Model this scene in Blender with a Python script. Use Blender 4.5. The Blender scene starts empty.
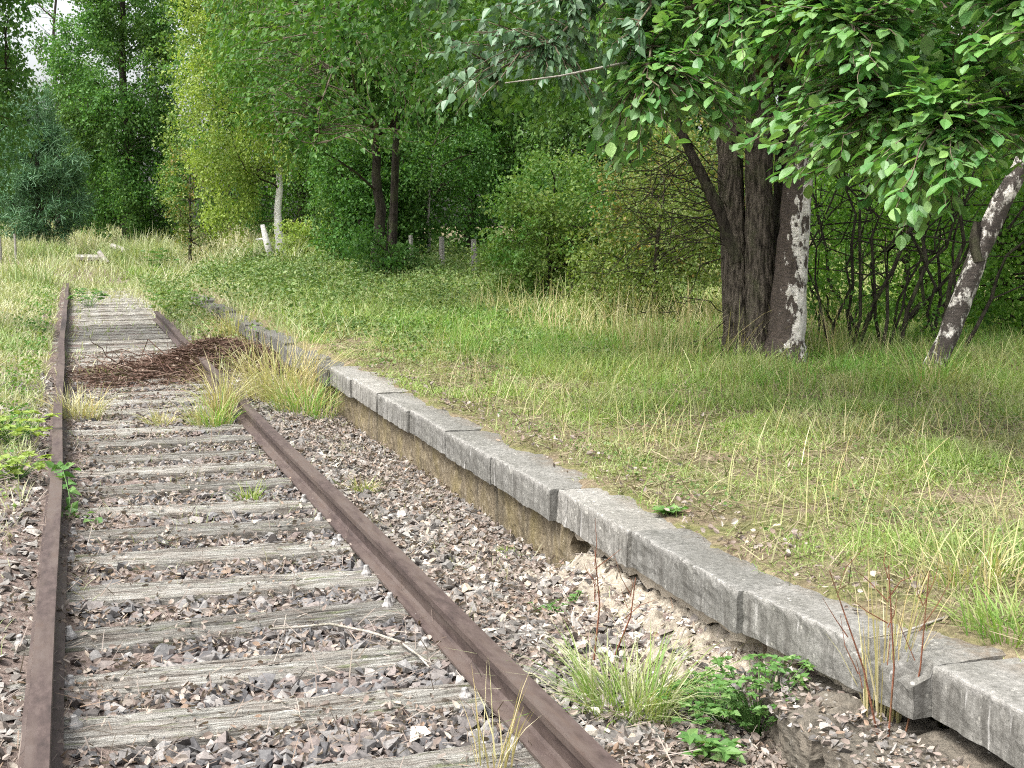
import bpy, bmesh, math, random
import numpy as np
from mathutils import Vector

rng = np.random.default_rng(7)
random.seed(7)
scn = bpy.context.scene
COL = scn.collection

# ------------------------------------------------------------------ camera
F = 1350.0
CAM = np.array([0.0, 0.0, 1.64])
PITCH = math.atan(158 / F)
YAW = math.atan(441 * math.cos(PITCH) / F)
fh = np.array([math.sin(YAW), math.cos(YAW), 0.0])
FWD = fh * math.cos(PITCH) + np.array([0, 0, -math.sin(PITCH)])
RGT = np.array([math.cos(YAW), -math.sin(YAW), 0.0])
UPV = np.cross(RGT, FWD)
cd = bpy.data.cameras.new('camera')
cam = bpy.data.objects.new('camera', cd)
COL.objects.link(cam)
cam.location = CAM
cam.rotation_euler = (math.pi / 2 - PITCH, 0, -YAW)
cd.sensor_width = 36.0
cd.lens = 36.0 * F / 1024
cd.clip_start = 0.1
cd.clip_end = 2000
scn.camera = cam

# ------------------------------------------------------------------ light
SUN_EL, SUN_AZ = math.radians(58), math.radians(-110)   # azimuth from +Y towards +X
w = bpy.data.worlds.new('World')
scn.world = w
w.use_nodes = True
nt = w.node_tree
bg = nt.nodes['Background']
sky = nt.nodes.new('ShaderNodeTexSky')
sky.sky_type = 'NISHITA'
sky.sun_disc = False
sky.sun_elevation = SUN_EL
sky.sun_rotation = SUN_AZ
sky.air_density = 1.0
sky.dust_density = 6.0
sky.ozone_density = 1.0
hs = nt.nodes.new('ShaderNodeHueSaturation')           # cloud cover: the sky is nearly white
hs.inputs['Saturation'].default_value = 0.25
nt.links.new(sky.outputs[0], hs.inputs['Color'])
nt.links.new(hs.outputs[0], bg.inputs['Color'])
bg.inputs['Strength'].default_value = 0.15
sd = bpy.data.lights.new('sun', 'SUN')
sun = bpy.data.objects.new('sun', sd)
COL.objects.link(sun)
sd.energy = 1.35
sd.angle = math.radians(20)
sd.color = (1.0, 0.97, 0.92)
sdir = Vector((math.sin(SUN_AZ) * math.cos(SUN_EL), math.cos(SUN_AZ) * math.cos(SUN_EL), math.sin(SUN_EL)))
sun.rotation_euler = sdir.to_track_quat('Z', 'Y').to_euler()
scn.view_settings.view_transform = 'Standard'
scn.view_settings.look = 'None'
scn.view_settings.gamma = 1.0
scn.view_settings.exposure = 1.56
scn.view_settings.use_curve_mapping = False
cy = scn.cycles
cy.filter_width = 1.1
cy.use_denoising = False          # keeps the fine grass and grain
cy.max_bounces = 5
cy.diffuse_bounces = 3
cy.glossy_bounces = 2
cy.transmission_bounces = 4
cy.transparent_max_bounces = 4
cy.caustics_reflective = False
cy.caustics_refractive = False


# ------------------------------------------------------------------ projection helpers
def P(px, py, depth):
    return CAM + FWD * depth + RGT * ((px - 512) / F * depth) - UPV * ((py - 384) / F * depth)


def PZ(px, py, z):
    d = FWD + RGT * ((px - 512) / F) - UPV * ((py - 384) / F)
    return CAM + d * ((z - CAM[2]) / d[2])


def proj(p):
    q = np.asarray(p) - CAM
    z = q @ FWD
    zz = np.where(np.abs(z) < 1e-3, 1e-3, z)
    return 512 + F * (q @ RGT) / zz, 384 - F * (q @ UPV) / zz, z


def noise(p, scale, seed=0, octs=3):
    """cheap smooth noise, about -1..1, for arrays of points"""
    r = np.random.default_rng(1000 + seed)
    p = np.atleast_2d(np.asarray(p, float))
    out = np.zeros(len(p))
    amp, fr, tot = 1.0, 1.0 / scale, 0
    for o in range(octs):
        for k in range(4):
            d = r.normal(size=p.shape[1])
            d /= np.linalg.norm(d)
            out += amp * np.sin((p @ d) * fr * 6.283 * (0.6 + 0.8 * r.random()) + r.random() * 6.283) * 0.5
        tot += amp
        amp *= 0.5
        fr *= 2.03
    return out / tot


def sstep(a, b, x):
    t = np.clip((x - a) / (b - a), 0, 1)
    return t * t * (3 - 2 * t)


# ------------------------------------------------------------------ object helpers
def tag(o, label=None, cat=None, group=None, kind=None):
    if label: o['label'] = label
    if cat: o['category'] = cat
    if group: o['group'] = group
    if kind: o['kind'] = kind
    return o


def thing(name, label, cat, loc=(0, 0, 0), group=None):
    o = bpy.data.objects.new(name, None)
    COL.objects.link(o)
    o.location = loc
    o.empty_display_size = 0.1
    tag(o, label, cat, group)
    return o


def npmesh(name, V, faces, mats, parent=None, smooth=False, loc=None, fmat=None):
    """faces: list of (n,k) int arrays. V world space; moved into the space of parent / loc"""
    V = np.asarray(V, np.float32).reshape(-1, 3)
    org = np.zeros(3)
    if parent is not None:
        org = np.array(parent.location) if parent.parent is None else np.array(parent.parent.location) + np.array(parent.location)
    elif loc is not None:
        org = np.array(loc)
    me = bpy.data.meshes.new(name)
    V = V - org.astype(np.float32)
    faces = [np.asarray(f, np.int32) for f in faces if len(f)]
    nl = sum(f.size for f in faces)
    nf = sum(len(f) for f in faces)
    me.vertices.add(len(V))
    me.vertices.foreach_set('co', V.ravel())
    me.loops.add(nl)
    me.loops.foreach_set('vertex_index', np.concatenate([f.ravel() for f in faces]))
    me.polygons.add(nf)
    tot = np.concatenate([np.full(len(f), f.shape[1], np.int32) for f in faces])
    st = np.concatenate([[0], np.cumsum(tot)[:-1]]).astype(np.int32)
    me.polygons.foreach_set('loop_start', st)
    me.polygons.foreach_set('use_smooth', np.full(nf, bool(smooth)))
    if not isinstance(mats, (list, tuple)): mats = [mats]
    for m in mats: me.materials.append(m)
    if fmat is not None:
        me.polygons.foreach_set('material_index', np.asarray(fmat, np.int32))
    me.update(calc_edges=True)
    o = bpy.data.objects.new(name, me)
    COL.objects.link(o)
    if parent is not None:
        o.parent = parent
    elif loc is not None:
        o.location = loc
    return o


def unit(a):
    return a / np.maximum(np.linalg.norm(a, axis=-1, keepdims=True), 1e-9)


def frames(A, Nn):
    A = unit(A)
    B = unit(np.cross(Nn, A))
    return A, B, np.cross(A, B)


def stamp(tv, tfs, C, A, B, N, S):
    """place template (verts in a,b,n axes) at each centre"""
    tv = np.asarray(tv, float)
    n, k = len(C), len(tv)
    S = np.broadcast_to(np.asarray(S, float).reshape(-1, 1) if np.ndim(S) < 2 else S, (n, np.shape(S)[1] if np.ndim(S) == 2 else 1))
    if S.shape[1] == 1: S = np.repeat(S, 3, 1)
    V = (C[:, None, :] + A[:, None, :] * (tv[None, :, 0] * S[:, :1])[:, :, None]
         + B[:, None, :] * (tv[None, :, 1] * S[:, 1:2])[:, :, None]
         + N[:, None, :] * (tv[None, :, 2] * S[:, 2:3])[:, :, None])
    off = (np.arange(n) * k)[:, None, None]
    return V.reshape(-1, 3), [(np.asarray(f)[None] + off).reshape(-1, np.asarray(f).shape[1]) for f in tfs]


class Mesh:
    """collects pieces"""
    def __init__(s):
        s.V, s.F, s.n = [], [], 0

    def add(s, V, faces):
        V = np.asarray(V, float).reshape(-1, 3)
        s.V.append(V)
        for f in faces:
            f = np.asarray(f)
            if len(f): s.F.append(f + s.n)
        s.n += len(V)
        return s

    def tube(s, pts, rad, sides=6, cap=False):
        pts = np.asarray(pts, float)
        n = len(pts)
        rad = np.broadcast_to(rad, (n,))
        t = np.gradient(pts, axis=0)
        t = unit(t)
        ref = np.array([0.31, 0.17, 0.93]) if abs(t[0, 2]) < 0.9 else np.array([1.0, 0.2, 0])
        b = unit(np.cross(t, ref))
        c = np.cross(t, b)
        ang = np.arange(sides) / sides * 2 * math.pi
        ring = pts[:, None] + rad[:, None, None] * (np.cos(ang)[None, :, None] * b[:, None] + np.sin(ang)[None, :, None] * c[:, None])
        i = np.arange(n - 1)[:, None] * sides
        j = np.arange(sides)[None]
        jn = (j + 1) % sides
        f = np.stack([i + j, i + jn, i + sides + jn, i + sides + j], -1).reshape(-1, 4)
        fs = [f]
        if cap:
            fs.append(np.arange(sides)[None, ::-1])
            fs.append((np.arange(sides) + (n - 1) * sides)[None])
        return s.add(ring.reshape(-1, 3), fs)

    def build(s, name, mats, parent=None, smooth=False, loc=None):
        by = {}
        for f in s.F: by.setdefault(f.shape[1], []).append(f)
        return npmesh(name, np.concatenate(s.V), [np.concatenate(v) for v in by.values()], mats, parent, smooth, loc)


def bent(a, b, r, n=5, wob=.08, sag=0.0):
    a, b = np.asarray(a, float), np.asarray(b, float)
    t = np.linspace(0, 1, n)[:, None]
    L = np.linalg.norm(b - a)
    pts = a + (b - a) * t
    off = r.normal(size=(n, 3)) * wob * L
    off *= np.sin(t * math.pi)
    pts = pts + off
    pts[:, 2] += (np.sin(t[:, 0] * math.pi) * sag * L)
    return pts


# leaf templates, length 1 along a, width along b
LEAF4 = (np.array([[0, 0, 0], [.48, -.33, .07], [1, 0, -.05], [.48, .33, .07]]), [np.array([[0, 1, 2, 3]])])
_lv = np.array([[0, 0, 0], [.22, -.22, .05], [.55, -.33, .06], [.83, -.2, .0], [1, 0, -.09], [.83, .2, .0], [.55, .33, .06], [.22, .22, .05],
                [.28, 0, -.02], [.6, 0, -.03]])
LEAFR = (_lv, [np.array([[1, 2, 9, 8], [8, 9, 6, 7], [2, 3, 4, 9], [9, 4, 5, 6]]), np.array([[0, 1, 8], [0, 8, 7]])])
_bv = np.array([[0, 0, 0], [.18, -.34, .05], [.45, -.3, .04], [1, 0, -.12], [.45, .3, .04], [.18, .34, .05], [.3, 0, -.03]])
LEAFB = (_bv, [np.array([[0, 1, 2, 6], [0, 6, 4, 5]]), np.array([[2, 3, 6], [6, 3, 4]])])
_cv = np.array([[0, 0, .02], [.25, -.3, .16], [.3, 0, 0], [.25, .3, .1], [.65, -.27, .22], [.68, .02, .05], [.65, .25, .14], [1, .03, .2]])
CURL = (_cv, [np.array([[1, 4, 5, 2], [2, 5, 6, 3]]), np.array([[0, 1, 2], [0, 2, 3], [4, 7, 5], [5, 7, 6]])])
NEEDLE = (np.array([[0, -.035, 0], [1, -.02, 0], [1, .02, 0], [0, .035, 0]]), [np.array([[0, 1, 2, 3]])])


def leafset(mesh, C, size, up=0.8, droop=0.3, tpl=LEAF4, A=None, width=1.0, rg=rng):
    n = len(C)
    if A is None:
        A = rg.normal(size=(n, 3))
        A[:, 2] = A[:, 2] * 0.5 - droop
    N = rg.normal(size=(n, 3)) * (1 - up * 0.6)
    N[:, 2] += up
    A, B, N = frames(A, N)
    S = np.stack([size, size * width, size], 1) if np.ndim(size) else np.full((n, 3), size) * [1, width, 1]
    V, fs = stamp(tpl[0], tpl[1], C, A, B, N, S)
    mesh.add(V, fs)


def blades(mesh, R, h, wd, lean=0.35, bend=0.5, rg=rng, az=None):
    """grass blades from root points"""
    n = len(R)
    az = rg.random(n) * 6.283 if az is None else az
    ln = np.abs(rg.normal(size=n)) * lean
    d = np.stack([np.cos(az), np.sin(az), np.zeros(n)], 1)
    fa = az + rg.normal(size=n) * 0.8 + 1.57
    s = np.stack([np.cos(fa), np.sin(fa), np.zeros(n)], 1)
    bn = bend * rg.random(n)
    V = np.zeros((n, 7, 3))
    for k, (t, ww) in enumerate([(0, 1), (.4, .9), (.75, .6), (1, 0)]):
        horiz = (ln * t + bn * t * t)
        vert = t - 0.45 * bn * t * t - 0.25 * ln * t * t
        c = R + d * (horiz * h)[:, None] + np.array([0, 0, 1.0]) * (vert * h)[:, None]
        if k < 3:
            V[:, 2 * k] = c - s * (wd * ww / 2)[:, None]
            V[:, 2 * k + 1] = c + s * (wd * ww / 2)[:, None]
        else:
            V[:, 6] = c
    o = (np.arange(n) * 7)[:, None]
    q = np.concatenate([np.array([[0, 1, 3, 2]]) + o, np.array([[2, 3, 5, 4]]) + o])
    t3 = np.array([[4, 5, 6]]) + o
    mesh.add(V.reshape(-1, 3), [q, t3])


# ------------------------------------------------------------------ materials
def mat(name):
    m = bpy.data.materials.new(name)
    m.use_nodes = True
    t = m.node_tree
    b = t.nodes['Principled BSDF']
    return m, t, b


def nd(t, typ, **kw):
    n = t.nodes.new(typ)
    for k, v in kw.items():
        if k in n.inputs: n.inputs[k].default_value = v
        else: setattr(n, k, v)
    return n


def ramp(t, src, stops, interp='LINEAR'):
    r = t.nodes.new('ShaderNodeValToRGB')
    r.color_ramp.interpolation = interp
    e = r.color_ramp.elements
    while len(e) < len(stops): e.new(0.5)
    for x, (p, c) in zip(e, stops):
        x.position = p
        x.color = (*c, 1) if len(c) == 3 else c
    t.links.new(src, r.inputs[0])
    return r.outputs[0]


def coords(t, scale=(1, 1, 1), obj=False):
    if obj:
        s = t.nodes.new('ShaderNodeTexCoord').outputs['Object']
    else:
        s = t.nodes.new('ShaderNodeNewGeometry').outputs['Position']
    mp = t.nodes.new('ShaderNodeMapping')
    mp.inputs['Scale'].default_value = scale
    t.links.new(s, mp.inputs[0])
    return mp.outputs[0]


def tnoise(t, co, scale, detail=4, rough=0.6):
    n = nd(t, 'ShaderNodeTexNoise', Scale=scale, Detail=detail, Roughness=rough)
    t.links.new(co, n.inputs['Vector'])
    return n.outputs['Fac']


def mix(t, fac, a, b, mode='MIX'):
    m = t.nodes.new('ShaderNodeMix')
    m.data_type = 'RGBA'
    m.blend_type = mode
    for sock, v in ((m.inputs[0], fac), (m.inputs[6], a), (m.inputs[7], b)):
        if isinstance(v, (int, float)): sock.default_value = v
        elif isinstance(v, tuple): sock.default_value = (*v, 1)
        else: t.links.new(v, sock)
    return m.outputs[2]


def bump(t, b, h, strength=0.5, dist=0.01):
    n = nd(t, 'ShaderNodeBump', Strength=strength, Distance=dist)
    t.links.new(h, n.inputs['Height'])
    t.links.new(n.outputs[0], b.inputs['Normal'])


def leaf_mat(name, cols, trans=0.35, patch=None, pscale=0.5, rough=0.5, spec=0.3, pw=(.45, .6)):
    """cols ramp over per-leaf random; patch = second ramp in noise patches"""
    m, t, b = mat(name)
    g = t.nodes.new('ShaderNodeNewGeometry')
    rnd = g.outputs['Random Per Island']
    k = len(cols)
    c = ramp(t, rnd, [(i / max(1, k - 1), x) for i, x in enumerate(cols)])
    if patch:
        c2 = ramp(t, rnd, [(i / max(1, len(patch) - 1), x) for i, x in enumerate(patch)])
        f = ramp(t, tnoise(t, coords(t), pscale, 3), [(pw[0], (0, 0, 0)), (pw[1], (1, 1, 1))])
        c = mix(t, f, c, c2)
    t.links.new(c, b.inputs['Base Color'])
    b.inputs['Roughness'].default_value = rough
    b.inputs['Specular IOR Level'].default_value = spec
    tr = t.nodes.new('ShaderNodeBsdfTranslucent')
    bc = mix(t, 1.0, c, (1.25, 1.3, 0.6), 'MULTIPLY')
    t.links.new(bc, tr.inputs['Color'])
    ms = t.nodes.new('ShaderNodeMixShader')
    ms.inputs[0].default_value = trans
    t.links.new(b.outputs[0], ms.inputs[1])
    t.links.new(tr.outputs[0], ms.inputs[2])
    t.links.new(ms.outputs[0], t.nodes['Material Output'].inputs['Surface'])
    return m


def rand_mat(name, cols, rough=0.9, pos_noise=None, spec=0.2):
    m, t, b = mat(name)
    g = t.nodes.new('ShaderNodeNewGeometry')
    c = ramp(t, g.outputs['Random Per Island'], [(i / (len(cols) - 1), x) for i, x in enumerate(cols)])
    nz = tnoise(t, coords(t), 60, 4)
    c = mix(t, 0.55, c, ramp(t, nz, [(.3, (.25, .25, .25)), (.7, (.85, .83, .8))]), 'OVERLAY')
    t.links.new(c, b.inputs['Base Color'])
    b.inputs['Roughness'].default_value = rough
    b.inputs['Specular IOR Level'].default_value = spec
    bump(t, b, tnoise(t, coords(t), 120, 3), 0.4, 0.004)
    return m


def bark_mat(name, dark, light, zs=0.18, scale=22, strength=1.0):
    m, t, b = mat(name)
    co = coords(t, (1, 1, zs))
    n = tnoise(t, co, scale, 5, 0.65)
    c = ramp(t, n, [(.35, dark), (.65, light)])
    n2 = tnoise(t, coords(t), 5, 3)
    c = mix(t, ramp(t, n2, [(.5, (0, 0, 0)), (.7, (.5, .5, .5))]), c, (.09, .1, .05))
    t.links.new(c, b.inputs['Base Color'])
    b.inputs['Roughness'].default_value = 0.95
    b.inputs['Specular IOR Level'].default_value = 0.1
    bump(t, b, n, strength, 0.05)
    return m


def birch_mat(name, amount=.5, brown=(.06, .035, .025), sc=9, white=(.72, .69, .64), soft=.03, side=0.0):
    m, t, b = mat(name)
    n = tnoise(t, coords(t, (1, 1, .6)), sc, 7, .68)
    fine = tnoise(t, coords(t, (1, 1, 6)), 14, 3)
    wh = ramp(t, fine, [(.35, (white[0] * .6, white[1] * .58, white[2] * .55)), (.6, white)])
    bl = ramp(t, fine, [(.3, tuple(x * .35 for x in brown)), (.7, brown)])
    if side:                                            # the white skin survives on one side of the trunk
        g = t.nodes.new('ShaderNodeTexCoord')
        dp = t.nodes.new('ShaderNodeVectorMath')
        dp.operation = 'DOT_PRODUCT'
        dp.inputs[1].default_value = (.55, -.83, 0)
        t.links.new(g.outputs['Normal'], dp.inputs[0])
        ma = t.nodes.new('ShaderNodeMath')
        ma.operation = 'MULTIPLY_ADD'
        ma.inputs[1].default_value = side
        t.links.new(dp.outputs['Value'], ma.inputs[0])
        t.links.new(n, ma.inputs[2])
        n = ma.outputs[0]
    f = ramp(t, n, [(amount - soft, (0, 0, 0)), (amount + soft, (1, 1, 1))])
    c = mix(t, f, bl, wh)
    t.links.new(c, b.inputs['Base Color'])
    b.inputs['Roughness'].default_value = 0.8
    bump(t, b, n, .8, .03)
    return m


M = {}
# foliage
M['willow'] = leaf_mat('willow leaf', [(.06, .17, .045), (.1, .24, .065), (.15, .3, .08), (.15, .26, .12), (.22, .37, .1)], .36, rough=.45, spec=.5)
M['birchleaf'] = leaf_mat('birch leaf', [(.06, .13, .06), (.1, .19, .095), (.14, .235, .125)], .3, rough=.4, spec=.5)
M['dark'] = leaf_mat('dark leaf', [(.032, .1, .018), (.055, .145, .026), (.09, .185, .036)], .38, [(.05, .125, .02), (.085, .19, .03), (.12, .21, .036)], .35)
M['mid'] = leaf_mat('mid leaf', [(.045, .135, .026), (.075, .185, .038), (.115, .24, .048)], .38, [(.06, .13, .03), (.085, .17, .04), (.12, .2, .05)], .4)
M['lime'] = leaf_mat('lime leaf', [(.19, .28, .04), (.25, .34, .07), (.31, .38, .11)], .42, [(.13, .22, .04), (.19, .28, .06), (.26, .32, .09)], .6)
M['fresh'] = leaf_mat('fresh leaf', [(.05, .14, .025), (.08, .19, .035), (.12, .24, .05)], .38, [(.1, .18, .035), (.15, .23, .05), (.2, .25, .07)], .8)
M['bright'] = leaf_mat('sunny bush leaf', [(.1, .22, .03), (.14, .28, .04), (.2, .34, .06)], .45, [(.06, .16, .03), (.1, .22, .04), (.15, .28, .05)], .8)  # leaf colour lifted to carry the light falling on these bushes
M['olive'] = leaf_mat('olive leaf', [(.1, .16, .03), (.14, .2, .045), (.2, .24, .07)], .4, [(.06, .12, .03), (.1, .16, .04), (.3, .2, .07)], .8)
M['needle'] = leaf_mat('pine needle', [(.05, .13, .055), (.085, .18, .085), (.13, .23, .12)], .15)
M['cover'] = leaf_mat('ground cover', [(.07, .14, .03), (.12, .2, .05), (.18, .25, .08), (.25, .3, .13)], .3,
                      [(.05, .1, .025), (.1, .17, .045), (.17, .21, .09)], .9, pw=(.42, .62))
M['grass'] = leaf_mat('grass', [(.14, .24, .05), (.2, .3, .07), (.25, .35, .1), (.31, .38, .14), (.42, .42, .23)], .38,
                      [(.26, .29, .12), (.36, .35, .19), (.2, .28, .09), (.4, .37, .23), (.24, .32, .11)], 1.1, pw=(.5, .65))
M['lush'] = leaf_mat('lush grass', [(.09, .22, .035), (.14, .29, .05), (.2, .35, .07), (.28, .38, .12)], .4, [(.16, .26, .06), (.25, .32, .1), (.36, .34, .17)], .7)
M['straw'] = leaf_mat('dry grass', [(.5, .42, .24), (.42, .33, .17), (.36, .34, .15), (.6, .52, .34), (.25, .3, .1)], .3,
                      [(.3, .34, .12), (.45, .42, .22), (.24, .3, .1)], .6)
M['thatch'] = leaf_mat('thatch', [(.24, .2, .12), (.17, .14, .09), (.3, .26, .16), (.2, .2, .1), (.13, .1, .07), (.16, .2, .07)], .1, rough=.8)
M['pale'] = leaf_mat('pale meadow grass', [(.36, .36, .21), (.46, .44, .29), (.28, .33, .16), (.52, .49, .36)], .3,
                     [(.16, .25, .08), (.24, .32, .12), (.36, .36, .2)], .35)
M['herb'] = leaf_mat('herb', [(.07, .17, .04), (.11, .22, .06), (.17, .28, .09)], .35)
M['bramble'] = leaf_mat('bramble leaf', [(.2, .29, .05), (.27, .34, .08), (.14, .24, .05)], .35)
# bark and twigs
M['bark'] = bark_mat('willow bark', (.016, .013, .01), (.16, .135, .11), .16, 38, 1.0)
M['darkbark'] = bark_mat('dark bark', (.018, .015, .012), (.07, .06, .048))
M['twig'] = bark_mat('twig', (.03, .024, .018), (.085, .07, .05), 1, 30)
M['lighttwig'] = bark_mat('light twig', (.07, .055, .04), (.2, .165, .12), 1, 30, .4)
M['greytwig'] = bark_mat('grey twig', (.2, .18, .15), (.42, .39, .35), 1, 40, .4)
M['birch'] = birch_mat('birch bark', .55, sc=11, brown=(.07, .055, .045), white=(.66, .63, .58), soft=.04)
M['birchbase'] = birch_mat('old birch bark', .61, sc=10, brown=(.075, .055, .042), white=(.64, .61, .56), soft=.02, side=.17)
M['farbirch'] = birch_mat('far birch bark', .36, sc=3, white=(.85, .83, .8))
M['redtwig'] = bark_mat('reddish stalk', (.1, .04, .025), (.2, .09, .055), 1, 30, .3)
# ballast etc.
M['mortar'] = None
M['stone'] = rand_mat('ballast stone', [(.07, .068, .07), (.11, .108, .11), (.15, .148, .147), (.09, .08, .076), (.2, .195, .19), (.14, .11, .1), (.27, .265, .255)])
M['brownstone'] = rand_mat('brown gravel', [(.098, .092, .086), (.14, .132, .124), (.185, .177, .167), (.118, .107, .098), (.255, .245, .23), (.16, .136, .118), (.39, .38, .355)])
M['white'] = rand_mat('lime rubble', [(.4, .36, .3), (.48, .45, .39), (.33, .28, .22), (.52, .5, .45), (.27, .22, .17)])
M['litter'] = leaf_mat('leaf litter', [(.15, .12, .103), (.23, .19, .165), (.19, .15, .126), (.32, .28, .245), (.12, .1, .088), (.4, .355, .305), (.22, .155, .11), (.21, .175, .15), (.28, .24, .21)], .08, rough=.8, spec=.15)
M['brash'] = leaf_mat('dead brown brash', [(.045, .028, .021), (.075, .045, .034), (.115, .07, .054), (.065, .04, .03), (.18, .125, .098), (.09, .05, .038), (.27, .215, .17)], .05, rough=.85, spec=.1)


def soil_mat():
    m, t, b = mat('soil')
    co = coords(t)
    n = tnoise(t, co, 14, 6, .7)
    track = ramp(t, n, [(.3, (.07, .055, .047)), (.5, (.16, .125, .108)), (.7, (.26, .21, .185))])
    n2 = tnoise(t, co, 2.5, 4)
    n3 = tnoise(t, co, 30, 4, .7)
    a = ramp(t, n3, [(.3, (.08, .06, .04)), (.55, (.17, .135, .09)), (.75, (.3, .25, .18))])
    g = ramp(t, n3, [(.3, (.07, .075, .03)), (.7, (.17, .16, .07))])
    plat = mix(t, ramp(t, n2, [(.42, (0, 0, 0)), (.58, (1, 1, 1))]), g, a)
    sx = t.nodes.new('ShaderNodeSeparateXYZ')
    t.links.new(co, sx.inputs[0])
    mr = nd(t, 'ShaderNodeMapRange')
    mr.inputs[1].default_value, mr.inputs[2].default_value = 2.3, 2.36
    t.links.new(sx.outputs[0], mr.inputs[0])
    c = mix(t, mr.outputs[0], track, plat)
    t.links.new(c, b.inputs['Base Color'])
    b.inputs['Roughness'].default_value = .95
    b.inputs['Specular IOR Level'].default_value = .1
    bump(t, b, n3, .7, .03)
    return m


M['soil'] = soil_mat()


def rust_mat():
    m, t, b = mat('rusty rail steel')
    n = tnoise(t, coords(t, (1, .3, 1)), 30, 5, .7)
    c = ramp(t, n, [(.3, (.026, .016, .013)), (.5, (.052, .034, .029)), (.7, (.085, .06, .052))])
    n2 = tnoise(t, coords(t, (1, .12, 1)), 9, 3)
    c = mix(t, ramp(t, n2, [(.45, (0, 0, 0)), (.6, (.9, .9, .9))]), c, mix(t, n, (.075, .042, .028), (.09, .078, .07)))
    t.links.new(c, b.inputs['Base Color'])
    b.inputs['Roughness'].default_value = .7
    b.inputs['Metallic'].default_value = .1
    bump(t, b, n, .35, .004)
    return m


M['rust'] = rust_mat()


def wood_mat(name, tone=1.0, moss=.5):
    m, t, b = mat(name)
    co = coords(t, (.04, 1, 1), True)
    n = tnoise(t, co, 75, 6, .75)
    k = lambda *c: tuple(x * tone for x in c)
    c = ramp(t, n, [(.31, k(.055, .05, .043)), (.46, k(.215, .208, .185)), (.65, k(.48, .475, .435))])
    n2 = tnoise(t, coords(t, (.6, 2, 1), True), 5, 4, .7)
    c = mix(t, ramp(t, n2, [(.4, (.75, .75, .75)), (.62, (0, 0, 0))]), c, mix(t, .5, c, k(.16, .115, .09)))
    n3 = tnoise(t, coords(t, (.5, 4, 1), True), 7, 4, .7)
    c = mix(t, ramp(t, n3, [(.56, (0, 0, 0)), (.72, (moss, moss, moss))]), c, (.13, .17, .04))
    t.links.new(c, b.inputs['Base Color'])
    b.inputs['Roughness'].default_value = .9
    b.inputs['Specular IOR Level'].default_value = .15
    bump(t, b, n, 1.0, .02)
    return m


M['sleeper'] = wood_mat('grey sleeper wood', 1.0, .7)
M['sleeper_brown'] = wood_mat('brown sleeper wood', .7, .5)
M['oldwood'] = wood_mat('old grey timber', 1.1, .2)


def concrete_mat(name, a=(.11, .108, .1), bcol=(.36, .352, .335), stain=.65):
    m, t, b = mat(name)
    co = coords(t)
    n = tnoise(t, co, 45, 6, .75)
    n2 = tnoise(t, co, 3.2, 5, .65)
    c = ramp(t, n, [(.3, a), (.52, tuple((x + y) / 2 for x, y in zip(a, bcol))), (.72, bcol)])
    c = mix(t, ramp(t, n2, [(.42, (stain, stain, stain)), (.62, (0, 0, 0))]), c, mix(t, .6, c, (.08, .078, .065)))
    # light lichen speckle
    v = nd(t, 'ShaderNodeTexVoronoi', Scale=38)
    t.links.new(co, v.inputs['Vector'])
    n4 = tnoise(t, co, 7, 3)
    sp = mix(t, 1.0, ramp(t, v.outputs['Distance'], [(.12, (1, 1, 1)), (.3, (0, 0, 0))]), ramp(t, n4, [(.5, (0, 0, 0)), (.65, (.8, .8, .8))]), 'MULTIPLY')
    c = mix(t, sp, c, (.5, .49, .45))
    t.links.new(c, b.inputs['Base Color'])
    b.inputs['Roughness'].default_value = .9
    b.inputs['Specular IOR Level'].default_value = .2
    bump(t, b, n, .6, .012)
    return m


M['slab'] = concrete_mat('weathered slab concrete')


def slab_wear(m):
    t = m.node_tree
    b = t.nodes['Principled BSDF']
    src = b.inputs['Base Color'].links[0].from_socket
    tc = t.nodes.new('ShaderNodeTexCoord')
    sx = t.nodes.new('ShaderNodeSeparateXYZ')
    t.links.new(tc.outputs['Object'], sx.inputs[0])
    def band(o, a, b_):
        r = nd(t, 'ShaderNodeMapRange')
        r.inputs[1].default_value, r.inputs[2].default_value = a, b_
        t.links.new(o, r.inputs[0])
        return r.outputs[0]
    top = band(sx.outputs[2], -.03, -.004)
    edge = band(sx.outputs[0], .03, .0)
    msk = mix(t, 1.0, mix(t, 1.0, top, edge, 'MULTIPLY'), ramp(t, tnoise(t, coords(t), 34, 6, .8), [(.42, (.0, .0, .0)), (.62, (.9, .9, .9))]), 'MULTIPLY')
    oi = t.nodes.new('ShaderNodeObjectInfo')
    src = mix(t, 1.0, src, ramp(t, oi.outputs['Random'], [(0, (.72, .72, .7)), (1, (1.12, 1.1, 1.06))]), 'MULTIPLY')
    c = mix(t, msk, src, (.33, .32, .3))
    # run-off streaks down the front face
    st = ramp(t, tnoise(t, coords(t, (1, 1, .07)), 22, 4, .7), [(.45, (0, 0, 0)), (.65, (.75, .75, .75))])
    face = band(sx.outputs[2], -.012, -.04)
    c = mix(t, mix(t, 1.0, st, face, 'MULTIPLY'), c, (.07, .066, .058))
    ls = ramp(t, tnoise(t, coords(t, (1, 1, .05)), 31, 2, .5), [(.66, (0, 0, 0)), (.72, (.6, .6, .6))])
    c = mix(t, mix(t, 1.0, ls, face, 'MULTIPLY'), c, (.4, .39, .37))
    # earth and humus along the back of the slab
    dirt = mix(t, 1.0, top, band(sx.outputs[0], .14, .3), 'MULTIPLY')
    dirt = mix(t, 1.0, dirt, ramp(t, tnoise(t, coords(t), 9, 5, .7), [(.4, (0, 0, 0)), (.6, (.9, .9, .9))]), 'MULTIPLY')
    c = mix(t, dirt, c, (.13, .1, .07))
    t.links.new(c, b.inputs['Base Color'])


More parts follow.
